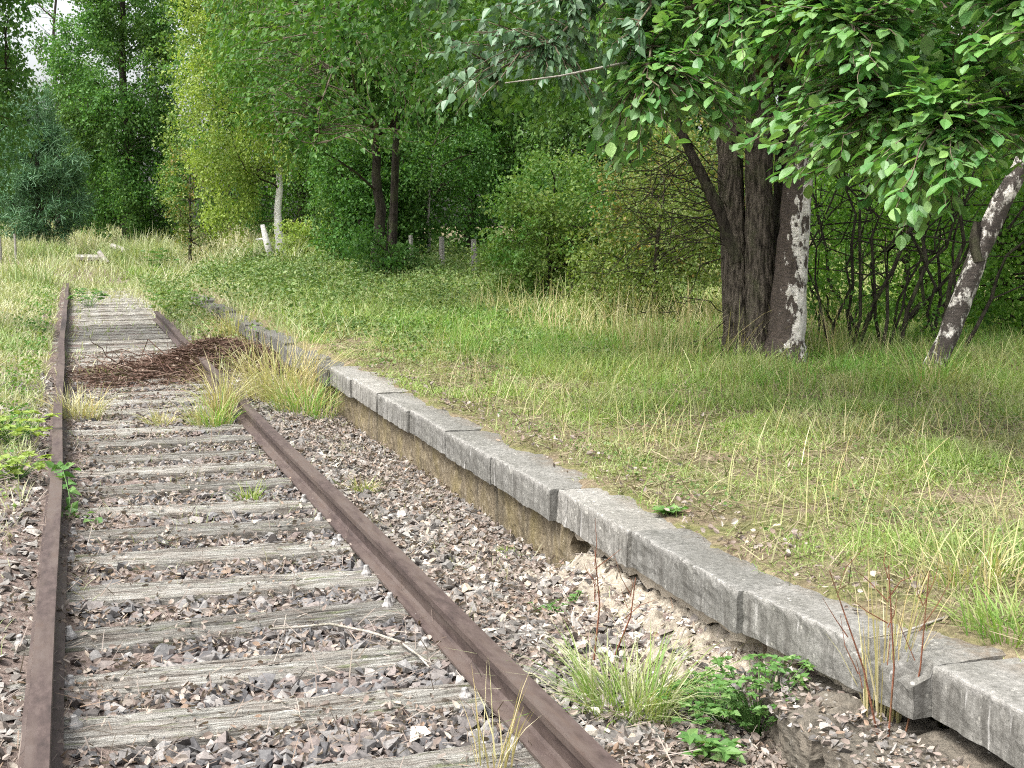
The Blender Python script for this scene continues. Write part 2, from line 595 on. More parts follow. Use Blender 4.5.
slab_wear(M['slab'])
M['slab_dark'] = concrete_mat('darker slab concrete', (.05, .048, .042), (.17, .165, .15), .7)  # same concrete in a darker tone for the far slabs
M['found'] = concrete_mat('brown foundation concrete', (.06, .05, .04), (.2, .172, .135), .7)
M['mortar'] = concrete_mat('crumbled mortar', (.17, .14, .105), (.46, .41, .33), .5)
M['cream'] = concrete_mat('cream mortar', (.26, .22, .17), (.47, .42, .34), .3)


def wall_mat():
    m, t, b = mat('mossy platform wall')
    co = coords(t)
    n = tnoise(t, co, 30, 6, .7)
    c = ramp(t, n, [(.3, (.075, .06, .042)), (.55, (.17, .14, .095)), (.75, (.28, .25, .2))])
    n2 = tnoise(t, coords(t, (1, 1, .5)), 4.5, 4, .65)
    c = mix(t, ramp(t, n2, [(.46, (0, 0, 0)), (.66, (.6, .6, .6))]), c, ramp(t, n, [(.3, (.11, .088, .032)), (.7, (.235, .195, .1))]))
    n3 = tnoise(t, coords(t, (1, 1, .25)), 6, 4)
    c = mix(t, ramp(t, n3, [(.55, (0, 0, 0)), (.7, (.8, .8, .8))]), c, (.05, .045, .035))
    t.links.new(c, b.inputs['Base Color'])
    b.inputs['Roughness'].default_value = .95
    b.inputs['Specular IOR Level'].default_value = .1
    bump(t, b, n, .8, .02)
    return m


M['wall'] = wall_mat()


def bolt_mat():
    m, t, b = mat('pale galvanised cap')
    n = tnoise(t, coords(t), 80, 4)
    t.links.new(ramp(t, n, [(.3, (.1, .09, .085)), (.6, (.34, .33, .315))]), b.inputs['Base Color'])
    b.inputs['Roughness'].default_value = .6
    b.inputs['Metallic'].default_value = .2
    return m


M['bolt'] = bolt_mat()


# ------------------------------------------------------------------ terrain
RAIL_L, RAIL_R, FACE = -.15, 1.35, 2.2
COLLAPSE0, COLLAPSE1 = 2.0, 6.0           # where the wall under the slabs has crumbled


def H(x, y):
    x = np.asarray(x, float); y = np.asarray(y, float)
    p2 = np.stack([np.ravel(x), np.ravel(y)], 1)
    n1 = noise(p2, 2.2, 1, 3).reshape(x.shape)
    n2 = noise(p2, 9, 2, 2).reshape(x.shape)
    bed = (-.022 + .016 * n1 + .05 * sstep(1.38, 1.5, x) - .105 * sstep(1.55, 2.2, x) + .045 * sstep(-.2, -.34, x)
           + .036 * sstep(.16, -.04, x + .06 * n1))
    col = (1 - sstep(COLLAPSE1 - .2, COLLAPSE1 + .05, y))
    bed = bed + col * (.05 * sstep(1.75, 2.1, x) + .11 * sstep(2.02, 2.34, x)) * (1 + .35 * n1)
    left = sstep(-.8, -4, x) * (.12 + .1 * n2) + sstep(8, 26, y) * .06 * sstep(-.3, -.6, x)
    low = bed + left + sstep(37, 52, y) * .75 + sstep(48, 62, y) * .4
    dist = np.hypot(x, y)
    back = .2 * (1 - sstep(3.3, 3.8, y))
    plat = .30 + .07 * sstep(2.36, 2.5, x - back + .07 * noise(p2 * [1, 1], .55, 3, 3).reshape(x.shape) + .02) + .015 * n1 * sstep(2.5, 3, x) + sstep(3.2, 8, x) * .05 * (1 + n2) + sstep(13, 34, y) * .32 * sstep(2.5, 6, x) + sstep(33, 55, y) * .4 * sstep(2.5, 6, x) + sstep(20, 33, y) * .1
    # the edge of the platform melts into the corridor far away
    e0 = 2.34 + back
    s = sstep(e0, e0 + .02, x)
    far = sstep(27, 34, y)
    s = s * (1 - far) + far * sstep(2.2, 6.0, x)
    out = low * (1 - s) + plat * s
    return out


def G(px, depth, dz=0.0):
    """point on the ground in image column px at camera depth"""
    q = CAM + FWD * depth + RGT * ((px - 512) / F * depth)
    # move along view-forward horizontally so that the depth is kept with the real height
    for _ in range(3):
        z = float(H(q[0], q[1])) + dz
        v = (z - CAM[2]) / UPV[2]
        k = (np.array([q[0], q[1], z]) - CAM)
        dd = depth - k @ FWD
        q = np.array([q[0], q[1], z]) + fh * dd / (fh @ FWD)
        lat = (q - CAM) @ RGT
        q = q + RGT * ((px - 512) / F * depth - lat)
    q[2] = float(H(q[0], q[1])) + dz
    return q


def ground():
    def axis(parts):
        out = []
        for a, b, s in parts:
            out.append(np.arange(a, b, s))
        return np.concatenate(out)
    xs = axis([(-600, -60, 60), (-60, -12, 4), (-12, -2, .4), (-2, 2.34, .07), (2.34, 2.7, .02), (2.7, 4, .1), (4, 14, .3), (14, 60, 3), (60, 661, 60)])
    ys = axis([(-200, -20, 30), (-20, 2, 2), (2, 9, .08), (9, 18, .18), (18, 66, .6), (66, 120, 6), (120, 1000, 80)])
    X, Y = np.meshgrid(xs, ys, indexing='ij')
    Z = H(X, Y)
    V = np.stack([X, Y, Z], -1).reshape(-1, 3)
    ny = len(ys)
    i, j = np.meshgrid(np.arange(len(xs) - 1), np.arange(ny - 1), indexing='ij')
    a = (i * ny + j).ravel()
    f = np.stack([a, a + ny, a + ny + 1, a + 1], -1)
    o = npmesh('ground', V, [f], M['soil'], smooth=True)
    tag(o, 'brown soil of the track bed and the old platform behind it', 'ground', kind='structure')


ground()

# ------------------------------------------------------------------ rails
def rail(x, y0, y1, label, wob):
    prof = [(-.033, .17), (-.036, .162), (-.034, .135), (-.012, .12), (-.009, .06), (-.02, .05), (-.064, .04), (-.064, .03),
            (.064, .03), (.064, .04), (.02, .05), (.009, .06), (.012, .12), (.034, .135), (.036, .162), (.033, .17)]
    ys = np.arange(y0, y1, .35)
    k = len(prof)
    V = []
    for y in ys:
        dx = .012 * math.sin(y * .23 + wob) + .006 * math.sin(y * .9 + wob)
        dz = .008 * math.sin(y * .31 + wob)
        V += [(x + dx + a, y, b + dz) for a, b in prof]
    n = len(ys)
    i = np.arange(n - 1)[:, None] * k
    j = np.arange(k)[None]
    jn = (j + 1) % k
    f = np.stack([i + j, i + k + j, i + k + jn, i + jn], -1).reshape(-1, 4)
    o = npmesh('rail', V, [f, np.arange(k)[None], (np.arange(k)[::-1] + (n - 1) * k)[None]], M['rust'], loc=(x, y0, .03))
    tag(o, label, 'rail', 'rails of the abandoned track')


rail(RAIL_L, 1.5, 37.5, 'rusty rail along the side away from the platform, bindweed climbing over it', 0.4)
rail(RAIL_R, 1.5, 24.5, 'rusty rail nearer the platform, crossed by the brown brush pile', 2.0)


# ------------------------------------------------------------------ sleepers
def sleeper_mesh(name, seed, m, length=2.3, width=.24, split=0.5):
    r = np.random.default_rng(seed)
    nu, nv = 110, 47
    u = np.linspace(-length / 2, length / 2, nu)
    v = np.linspace(-1, 1, nv)
    U, Vv = np.meshgrid(u, v, indexing='ij')
    Vw = Vv * width / 2
    z = np.zeros_like(U)
    z -= .02 * np.abs(Vv) ** 5
    for _ in range(5):
        c = r.uniform(-.8, .8)
        wd = r.uniform(.05, .1)
        dep = r.uniform(.004, .014)
        cc = c + .12 * np.sin(U * r.uniform(1, 3) + r.random() * 6)
        z -= dep * np.exp(-((Vv - cc) / wd) ** 2) * (0.6 + .4 * np.sin(U * r.uniform(1, 4) + r.random() * 6))
    # one deep lengthwise split
    cc = r.uniform(-.3, .3) + .1 * np.sin(U * 1.7 + r.random() * 6)
    z -= .03 * split * np.exp(-((Vv - cc) / .07) ** 2)
    for _ in range(9):
        c = r.uniform(-.95, .95)
        x0 = r.uniform(-length / 2, length / 2)
        ex = r.uniform(.2, .8)
        cc = c + .05 * np.sin(U * r.uniform(1, 5) + r.random() * 6)
        z -= r.uniform(.006, .022) * np.exp(-((Vv - cc) / .028) ** 2) * np.exp(-((U - x0) / ex) ** 4)
    p2 = np.stack([U.ravel(), Vw.ravel() * 3], 1)
    z += .006 * noise(p2, .35, seed, 3).reshape(U.shape)
    z += .003 * noise(np.stack([U.ravel() * .3, Vw.ravel() * 6], 1), .12, seed + 5, 2).reshape(U.shape)
    Vw = Vw + .012 * noise(np.stack([U.ravel(), 0 * U.ravel() + np.sign(Vv.ravel())], 1), .6, seed + 9).reshape(U.shape) * np.abs(Vv) ** 2
    top = np.stack([U, Vw, z], -1)
    rows = np.concatenate([top[:, :1] + [0, -.004, -.16], top[:, :1] + [0, -.003, -.03], top, top[:, -1:] + [0, .003, -.03], top[:, -1:] + [0, .004, -.16]], 1)
    kv = rows.shape[1]
    a = (np.arange(nu - 1)[:, None] * kv + np.arange(kv - 1)[None]).ravel()
    f = np.stack([a, a + kv, a + kv + 1, a + 1], -1)
    e0 = np.arange(kv)[None, :]
    e1 = (np.arange(kv) + (nu - 1) * kv)[None, ::-1]
    o = npmesh(name, rows.reshape(-1, 3), [f, e0, e1], m, smooth=False)
    return o


def bolt_mesh():
    prof = [(.0, .062), (.012, .062), (.017, .056), (.019, .04), (.022, .03), (.034, .014), (.037, .006), (.037, -.01)]
    n = 10
    V, f = [], []
    for r_, z in prof:
        for k in range(n):
            a = k / n * 6.2832
            V.append((r_ * math.cos(a), r_ * math.sin(a), z))
    i = np.arange(len(prof) - 1)[:, None] * n
    j = np.arange(n)[None]
    q = np.stack([i + j, i + (j + 1) % n, i + n + (j + 1) % n, i + n + j], -1).reshape(-1, 4)
    o = npmesh('bolt', V, [q[:, ::-1]], M['bolt'], smooth=False)
    me = o.data
    bpy.data.objects.remove(o)
    return me


BOLT = bolt_mesh()
near = [  # image points on the middle of each sleeper's top, both ends; label; material
    ((62, 728), (440, 693), 'pale grey sleeper, nearest of those seen whole, mossy streak along its far edge', 'sleeper'),
    ((88, 680), (408, 649), 'grey sleeper with a green mossy split, just below the fallen twig', 'sleeper'),
    ((77, 636), (387, 604), 'brown-grey sleeper just above the fallen twig, mossy along its back', 'sleeper_brown'),
    ((92, 590), (348, 574), 'broad pale sleeper, fourth of those seen whole from the near end', 'sleeper'),
    ((77, 558), (327, 543), 'pale sleeper whose end meets the paired white bolt caps, fifth from the near end', 'sleeper'),
    ((112, 531), (301, 521), 'short-looking sunken sleeper, sixth from the near end', 'sleeper_brown'),
    ((73, 511), (249, 503), 'pale sleeper level with the leafy bindweed on the rail', 'sleeper'),
    ((73, 489), (241, 481), 'sleeper just in front of the small green tuft between the rails', 'sleeper_brown'),
]
XC = (RAIL_L + RAIL_R) / 2
slist = []
p = PZ(500, 754, .03)
slist.append((p[1], 0.01, 'sleeper', 'grey sleeper cut off by the bottom edge of the photo'))
for a, b, lab, mm in near:
    pa, pb = PZ(*a, .03), PZ(*b, .03)
    ang = math.atan2(pb[1] - pa[1], pb[0] - pa[0])
    ymid = pa[1] + (XC - pa[0]) * math.tan(ang)
    slist.append((ymid, ang, mm, lab))
names = ['ninth', 'tenth', 'eleventh', 'twelfth', 'thirteenth', 'fourteenth', 'fifteenth', 'sixteenth']
y = slist[-1][0] + .64
k = 0
while y < 37:
    ang = random.uniform(-.025, .025)
    if k < len(names):
        lab = 'dark weathered sleeper, %s from the near end, in front of the brush pile' % names[k]
    elif y < 17.5:
        lab = 'dark sleeper partly buried under the brown brush pile'
    else:
        lab = 'thin far-off sleeper beyond the brown brush pile'
    slist.append((y, ang, random.choice(['sleeper', 'sleeper', 'sleeper_brown']), lab))
    y += .63 + random.uniform(-.04, .04)
    k += 1
protos = {}
for i, (yy, ang, mm, lab) in enumerate(slist):
    if i < 10:
        o = sleeper_mesh('sleeper', 40 + i, M[mm], split=[.5, .35, 1, .6, .5, .3, .5, .5, .4, .4][i], width=[.25, .26, .23, .25, .25, .25, .22, .22, .22, .22][i])
    else:
        key = (mm, i % 3)
        if key not in protos:
            o = sleeper_mesh('sleeper', 90 + i, M[mm])
            protos[key] = o
        else:
            o = protos[key].copy()
            COL.objects.link(o)
    tone = 0 if i < 10 else random.uniform(-.02, .008)
    o.location = (XC, yy, .028 + tone)
    o.rotation_euler = (0, 0, ang)
    tag(o, lab, 'sleeper', 'wooden sleepers along the track')
    if yy < 7.9:
        spots = [(.75 - .1, 1), (-.75 + .095, 1)] + ([(-.75 - .1, 1)] if i in (3, 5) else [])
        for q, (bx, s) in enumerate(spots):
            if q == 0 and i in (3, 5):
                for d in (-.035, .04):
                    bo = bpy.data.objects.new('bolt', BOLT); COL.objects.link(bo); bo.parent = o
                    bo.location = (bx + d * .4 - .01, d, .0); bo.scale = (.72, .72, random.uniform(.55, .75))
            else:
                bo = bpy.data.objects.new('bolt', BOLT); COL.objects.link(bo); bo.parent = o
                bo.location = (bx + random.uniform(-.01, .01), random.uniform(-.05, .05), .0)
                bo.rotation_euler = (random.uniform(-.15, .15), random.uniform(-.15, .15), random.random()); bo.scale = (.72, .72, random.uniform(.5, .75))


# ------------------------------------------------------------------ platform slabs
def slab_mesh(seed, L, depth=.36, th=.16, broken=None, rough=1.0, cap_chip=0.0):
    """local: y = 0 (near end) .. L (far end), x = 0 front face, z = 0 top"""
    n = max(12, int(L * 34))
    t = np.linspace(0, L, n)
    k = None
    rows = []
    for i, y_ in enumerate(t):
        ch = .006
        if broken is not None:
            b = max(0, 1 - y_ / (L * broken))
            ch = .006 + .08 * min(1, b * 3.0) * (.75 + .25 * math.sin(y_ * 31) + .12 * math.sin(y_ * 83))
        e = min(y_, L - y_)
        er = .006 * math.exp(-e / .012)
        pts = []
        fb = [(0, z) for z in np.linspace(-th, -ch * .8 - .004, 7)]
        ed = [(ch * .3, -ch * .3), (ch * .8, -ch * .05)] if ch < .012 else [(ch * .45, -ch * .75), (ch * .9, -ch * .6)]
        tp = [(x_, 0) for x_ in np.linspace(ch + (.006 if ch > .012 else .02), depth, 10)]
        bk = [(depth, -th)]
        for (a, b_) in fb + ed + tp + bk:
            pts.append((a, y_, b_ - (er if b_ > -.02 else 0)))
        rows.append(pts)
    R = np.array(rows)
    kk = R.shape[1]
    pv = R.reshape(-1, 3)
    nz = noise(pv + seed * 3.1, .09, seed, 3) * .004 * rough
    nz2 = noise(pv + seed * 1.7, .35, seed + 1, 2) * .003 * rough
    pv = pv.copy()
    pv[:, 0] += nz + nz2
    pv[:, 2] += nz * .8
    edge = ((np.abs(pv[:, 0]) < .03) & (pv[:, 2] > -.03))
    chip = np.clip(noise(pv[:, 1:2] + seed, .14, seed + 2, 4) - .5, 0, 1)
    pv[edge, 0] += chip[edge] * .035
    pv[edge, 2] -= chip[edge] * .02
    a = (np.arange(n - 1)[:, None] * kk + np.arange(kk)[None])
    b = (np.arange(n - 1)[:, None] * kk + (np.arange(kk)[None] + 1) % kk)
    f = np.stack([a, b, b + kk, a + kk], -1).reshape(-1, 4)
    return pv, [f, np.arange(kk)[None, ::-1], (np.arange(kk) + (n - 1) * kk)[None]]


def place_slab(pn, pf, label, seed, **kw):
    """pn, pf: near and far front top corners (x,y,z)"""
    pn, pf = np.asarray(pn, float), np.asarray(pf, float)
    d = pf - pn
    L = np.linalg.norm(d) - .022
    V, fs = slab_mesh(seed, L, **kw)
    o = npmesh('platform_slab', V, fs, M['slab' if pn[1] < 11.2 else 'slab_dark'])
    o.location = pn
    o.rotation_euler = (math.atan2(d[2], np.hypot(d[0], d[1])), 0, math.atan2(-d[0], d[1]))
    tag(o, label, 'slab', 'concrete slabs along the platform edge')
    return o


a7, b7 = PZ(1024, 713, .36), PZ(929, 662, .36)
dirn = (a7 - b7) / np.linalg.norm(a7 - b7)
place_slab(b7 + dirn * 1.05, b7, 'slab in the bottom right corner, set back behind the broken one', 1)
c6n, c6f = PZ(915, 667, .36), PZ(740, 587.5, .36)
place_slab(c6n, c6f, 'slab with a broken, chipped front corner hanging over the foundation block', 2, broken=.42)
c5f = PZ(629, 529, .36)
place_slab(PZ(737, 590, .36), c5f, 'slab above the white crumbled rubble, second beyond the broken one', 3) if False else place_slab(PZ(737, 590, .36), c5f, 'slab right above the white crumbled mortar slope', 3)
c4f = PZ(556, 488, .36)
place_slab(PZ(627, 530.5, .36), c4f, 'slab with a rusty white chip at its near end, where the wall gives way', 4)
yj = c4f[1] + .008
ords = ['first', 'second', 'third', 'fourth', 'fifth']
i = 0
while yj < 27:
    L = random.uniform(.97, 1.05)
    dx = random.uniform(-.014, .012)
    dz = random.uniform(-.014, .006)
    if yj > 11.2:
        dx += .03 * math.sin(yj * 1.3); dz += -.03 + .02 * math.sin(yj * 2.1)
    if i < 5:
        lab = '%s slab beyond the rust-chipped one, on the yellow mossy wall' % ords[i]
    else:
        lab = 'dark far slab half hidden by the tall dry grass and weeds'
    place_slab((FACE + dx, yj + .004, .36 + dz), (FACE + dx + random.uniform(-.014, .014), yj + L, .36 + dz + random.uniform(-.008, .008)), lab, 10 + i)
    yj += L
    i += 1

# wall below the slabs
wall = thing('platform_wall', 'mossy yellow-brown retaining wall under the concrete slabs, crumbled at its near end', 'wall', (FACE + .06, COLLAPSE1, 0))
ny = 260
yy = np.concatenate([np.linspace(COLLAPSE1, 14, 180), np.linspace(14.1, 28, 80)])
zz = np.linspace(-.2, .197, 9)
V = []
for j, z in enumerate(zz):
    for y_ in yy: V.append((FACE + .055, y_, z))
V = np.array(V)
V[:, 0] += .012 * noise(V, .5, 31, 4) + .035 * np.clip(noise(V, .3, 33, 3) - .35, 0, 1)
V[:, 1] += np.where(V[:, 1] < COLLAPSE1 + .01, .12 * noise(V, .12, 35, 2), 0)
m_ = len(yy)
a = (np.arange(8)[:, None] * m_ + np.arange(m_ - 1)[None]).ravel()
f = np.stack([a, a + m_, a + m_ + 1, a + 1], -1)
nV = len(V)
V2 = V.copy(); V2[:, 0] = FACE + .2
end = np.array([[j * m_, j * m_ + nV, (j + 1) * m_ + nV, (j + 1) * m_] for j in range(8)])
npmesh('wall_face', np.concatenate([V, V2]), [f, end], M['wall'], wall)
mm_ = Mesh()
for (y0, y1) in [(3.55, 4.2), (4.25, 6.05)]:
    yy2 = np.linspace(y0, y1, 40)
    ring = [(.05, .135), (.045, .196), (.17, .196), (.17, .13)]
    V = np.array([[(FACE + (.02 if y0 > 4.2 else .08) + a, y_, b) for a, b in ring] for y_ in yy2])
    vv = V.reshape(-1, 3)
    vv = vv + (noise(vv, .12, 41, 3) * .012)[:, None] * np.array([1, 0, .0])
    vv[:, 2] += np.where(vv[:, 2] < .15, .03 * noise(vv, .25, 44), 0)
    i_ = np.arange(39)[:, None] * 4
    j_ = np.arange(4)[None]
    f = np.stack([i_ + j_, i_ + 4 + j_, i_ + 4 + (j_ + 1) % 4, i_ + (j_ + 1) % 4], -1).reshape(-1, 4)
    mm_.add(vv, [f, np.array([[0, 1, 2, 3]]), np.array([[156, 159, 158, 157]])])
mm_.build('mortar_bed', M['cream'], wall)


# foundation blocks at the bottom right
def rough_block(name, corners, z0, z1, m, seed, label, cat, amp=.03):
    bm = bmesh.new()
    vs = [bm.verts.new((x, y_, z)) for z in (z0, z1) for x, y_ in corners]
    bm.faces.new(vs[:4][::-1]); bm.faces.new(vs[4:])
    for k in range(4): bm.faces.new((vs[k], vs[(k + 1) % 4], vs[4 + (k + 1) % 4], vs[4 + k]))
    bmesh.ops.subdivide_edges(bm, edges=bm.edges[:], cuts=31, use_grid_fill=True)
    co = np.array([v.co for v in bm.verts])
    cen = co.mean(0)
    n_ = noise(co, .4, seed, 4) * amp
    n2_ = noise(co + 5, .07, seed + 1, 4) * amp * .35
    dirs = unit((co - cen) * [2, 1, 3])
    for v, a_, b_, d in zip(bm.verts, n_, n2_, dirs): v.co += Vector(d * (a_ + b_ - amp * .2))
    me = bpy.data.meshes.new(name)
    bm.to_mesh(me); bm.free()
    me.materials.append(m)
    o = bpy.data.objects.new(name, me)
    COL.objects.link(o)
    tag(o, label, cat)
    return o


q1, q2, q3 = PZ(838, 668, .1), PZ(905, 742, .1), PZ(1010, 790, .14)
rough_block('foundation_block', [(2.0, 3.35), (2.46, 3.3), (2.46, 4.0), (2.1, 3.95)], -.15, .15, M['found'], 51, 'cracked brown foundation block under the broken slab', 'block')
rough_block('foundation_block', [(2.02, 2.1), (2.5, 2.1), (2.5, 3.28), (2.02, 3.32)], -.15, .15, M['found'], 54, 'long brown foundation ledge in the bottom right corner', 'block')


# ------------------------------------------------------------------ ballast, gravel, rubble, litter
def stone_templates(n, seed, flat=.7):
    r = np.random.default_rng(seed)
    out = []
    for _ in range(n):
        pts = r.normal(size=(8, 3))
        pts = unit(pts) * r.uniform(.7, 1.15, size=(8, 1)) * [1, r.uniform(.6, .9), r.uniform(.45, .75)]
        bm = bmesh.new()
        for q in pts: bm.verts.new(q * .5)
        bmesh.ops.convex_hull(bm, input=bm.verts[:])
        for v in [v for v in bm.verts if not v.link_faces]: bm.verts.remove(v)
        bmesh.ops.triangulate(bm, faces=bm.faces[:])
        bm.verts.index_update()
        out.append((np.array([v.co[:] for v in bm.verts]), [np.array([[v.index for v in f_.verts] for f_ in bm.faces])]))
        bm.free()
    return out


ST = stone_templates(10, 3)


def scatter_stones(name, pts, sizes, m, label, sink=.1, rg=rng):
    ms = Mesh()
    n = len(pts)
    which = rg.integers(0, len(ST), n)
    for k in range(len(ST)):
        s = which == k
        if not s.any(): continue
        C = pts[s].copy()
        C[:, 2] += sizes[s] * (.25 - sink)
        A = rg.normal(size=(len(C), 3)); A[:, 2] *= .35
        N = rg.normal(size=(len(C), 3)) * .4; N[:, 2] += 1
        A, B, N = frames(A, N)
        V, fs = stamp(ST[k][0], ST[k][1], C, A, B, N, sizes[s])
        ms.add(V, fs)
    o = ms.build(name, m)
    return tag(o, label, 'gravel', kind='stuff')


SY = np.array([s[0] for s in slist]); SA = np.array([s[1] for s in slist])


def on_sleeper(x, y_, mrg=.0):
    d = y_[:, None] - (SY[None] + (x[:, None] - XC) * np.tan(SA)[None])
    return (np.abs(d) < .115 + mrg).any(1) & (x > XC - 1.15) & (x < XC + 1.15)


def rect(n, x0, x1, y0, y1, rg=rng, pw=1.0):
    x = rg.uniform(x0, x1, n)
    y_ = y0 + (y1 - y0) * rg.random(n) ** pw
    return x, y_


def on_ground(x, y_, dz=0):
    return np.stack([x, y_, H(x, y_) + dz], 1)


# crib ballast: large grey angular stones close by
x, y_ = rect(15000, -.05, 1.32, 2.8, 16, pw=1.8)
ok = ~on_sleeper(x, y_, .005)
ok &= (rng.random(len(x)) < .45 + .55 * sstep(.1, .9, x + .25 * noise(np.stack([x, y_], 1), .6, 61)))
x, y_ = x[ok], y_[ok]
sz = np.clip(rng.lognormal(-2.78, .36, len(x)), .03, .11)
scatter_stones('ballast', on_ground(x, y_), sz, M['stone'], 'grey angular ballast stones between the sleepers')
# gravel outside the rails
x, y_ = rect(16000, 1.43, 2.3, 2.8, 17, pw=1.5)
x2, y2 = rect(9000, -1.7, -.22, 3.0, 15, pw=1.4)
x, y_ = np.concatenate([x, x2]), np.concatenate([y_, y2])
k = ~((x > 1.9 + .1 * noise(np.stack([x, y_], 1), .4, 64)) & (y_ > 4.0) & (y_ < 6.1)) | (rng.random(len(x)) < .3)
x, y_ = x[k], y_[k]
sz = np.clip(rng.lognormal(-3.35, .55, len(x)), .012, .1)
scatter_stones('gravel', on_ground(x, y_), sz, M['brownstone'], 'brownish gravel outside the rails')
# white rubble below the slabs
x, y_ = rect(9000, 1.85, 2.34, 4.0, 6.1)
kk = rng.random(len(x)) < sstep(1.75, 2.2, x) * (.25 + .5 * sstep(-.2, .4, noise(np.stack([x, y_], 1), .3, 63)))
x, y_ = x[kk], y_[kk]
sz = np.clip(rng.lognormal(-4.2, .55, len(x)), .007, .06)
scatter_stones('rubble', on_ground(x, y_), sz, M['white'], 'white crumbled lime mortar below the slabs')
x, y_ = rect(420, 1.5, 2.15, 3.2, 9)
sz = np.clip(rng.lognormal(-3.3, .4, len(x)), .02, .08)
scatter_stones('rubble', on_ground(x, y_, .01), sz, M['white'], 'scattered white stones in the gravel strip beside the rail')
# slope of crumbled mortar
xs_, ys_ = np.linspace(1.86, 2.36, 50), np.linspace(3.9, 6.15, 200)
X_, Y_ = np.meshgrid(xs_, ys_, indexing='ij')
q_ = np.stack([X_.ravel(), Y_.ravel()], 1)
Z_ = H(X_, Y_).ravel() + .012 + .035 * noise(q_, .13, 67, 5) - .05 * (1 - sstep(1.9, 2.12, X_.ravel() + .1 * noise(q_, .5, 68))) - .04 * (1 - sstep(3.95, 4.2, Y_.ravel()))
a = (np.arange(49)[:, None] * 200 + np.arange(199)[None]).ravel()
tag(npmesh('mortar_slope', np.stack([X_.ravel(), Y_.ravel(), Z_], 1), [np.stack([a, a + 200, a + 201, a + 1], -1)], M['mortar'], smooth=True),
    'crumbled cream mortar slumped out below the slabs', 'rubble slope', kind='stuff')
# single larger stones
for (px, py, s, lab, mm) in [(421, 742, .085, 'jagged white stone in the ballast near the bottom edge', 'white'),
                             (452, 737, .08, 'grey block of stone beside the jagged white one', 'stone'),
                             (345, 722, .0, '', ''),
                             (688, 745, .055, 'round pale stone in the gravel below the leafy weeds', 'white'),
                             (490, 640, .07, 'white stone in the gravel close to the rail', 'white'),
                             (585, 652, .08, 'whitish lump of mortar behind the grass tuft by the wall', 'white'),
                             (625, 607, .1, 'large cream lump leaning under the rust-chipped slab', 'white')]:
    if s == 0: continue
    pp = PZ(px, py, 0.0)
    tv, tf = ST[int(px) % 10]
    c = np.array([pp[0], pp[1], float(H(pp[0], pp[1])) + s * .3])
    o = npmesh('stone', tv * s * 1.25, tf, M[mm])
    o.location = c
    o.rotation_euler = (.2, .1, px * .7)
    tag(o, lab, 'stone', 'larger loose stones beside the track')

x, y_ = rect(520, 2.0, 2.3, 2.6, 3.95)
pz = np.stack([x, y_, .148 + 0 * x], 1)
sz = np.clip(rng.lognormal(-3.9, .5, len(x)), .008, .05)
scatter_stones('gravel', pz, sz, M['brownstone'], 'crumbled earth and stones on the foundation block')
# leaf litter
ms = Mesh()
x, y_ = rect(420, 2.0, 2.3, 2.6, 3.95)
leafset(ms, np.stack([x, y_, .158 + .01 * rng.random(len(x))], 1), rng.uniform(.012, .035, len(x)), up=.7, droop=0, tpl=CURL, width=.9)
for n, x0, x1, y0, y1, pw in [(26000, -.1, 1.3, 3.0, 18, 1.5), (20000, 1.42, 2.25, 3.5, 17, 1.4), (7000, -1.8, -.2, 3.2, 14, 1.3), (900, 2.4, 2.75, 3.8, 12, 1.2), (500, 2.6, 7, 5, 14, 1)]:
    x, y_ = rect(n, x0, x1, y0, y1, pw=pw)
    nn = noise(np.stack([x, y_], 1), .7, 66)
    k = rng.random(n) < np.clip(.55 + .8 * nn - (.35 * sstep(.5, 1.3, x) * (x < 1.35) * (y_ < 6.5)), .05, 1)
    slp = on_sleeper(x, y_)
    k &= ~slp | (rng.random(n) < .24)
    k &= ~((x > 1.88) & (x < 2.34) & (y_ > 4.0) & (y_ < 6.1)) | (rng.random(n) < .3)
    x, y_, slp = x[k], y_[k], slp[k]
    C = on_ground(x, y_, .018 + rng.random(len(x)) * .03)
    C[slp, 2] = .036
    leafset(ms, C, rng.uniform(.014, .04, len(C)), up=.55, droop=0, tpl=CURL, width=rng.uniform(.6, 1.2, len(C)))
x, y_ = rect(9000, -1.5, 2.25, 3.2, 16, pw=1.4)
leafset(ms, on_ground(x, y_, .03 + rng.random(len(x)) * .02), rng.uniform(.03, .12, len(x)), up=.8, droop=0, tpl=NEEDLE, width=.6)
tag(ms.build('leaf_litter', M['litter']), 'brown dead leaves lying over the gravel and sleepers', 'leaf litter', kind='stuff')

# ------------------------------------------------------------------ grass as stuff
def polar(n, d0, d1, a0=-24.5, a1=24.5, pw=1.0, rg=rng):
    d = d0 + (d1 - d0) * rg.random(n) ** pw
    t = np.tan(np.radians(a0)) + (np.tan(np.radians(a1)) - np.tan(np.radians(a0))) * rg.random(n)
    q = CAM[None] + fh[None] * d[:, None] + RGT[None] * (d * t)[:, None]
    return q[:, 0], q[:, 1], d


def grass_obj(name, m, label, parts):
    ms = Mesh()
    for (x, y_, h, wd, lean, bend) in parts:
        blades(ms, on_ground(x, y_, -.01), h, wd, lean, bend)
    return tag(ms.build(name, m), label, 'grass', kind='stuff')


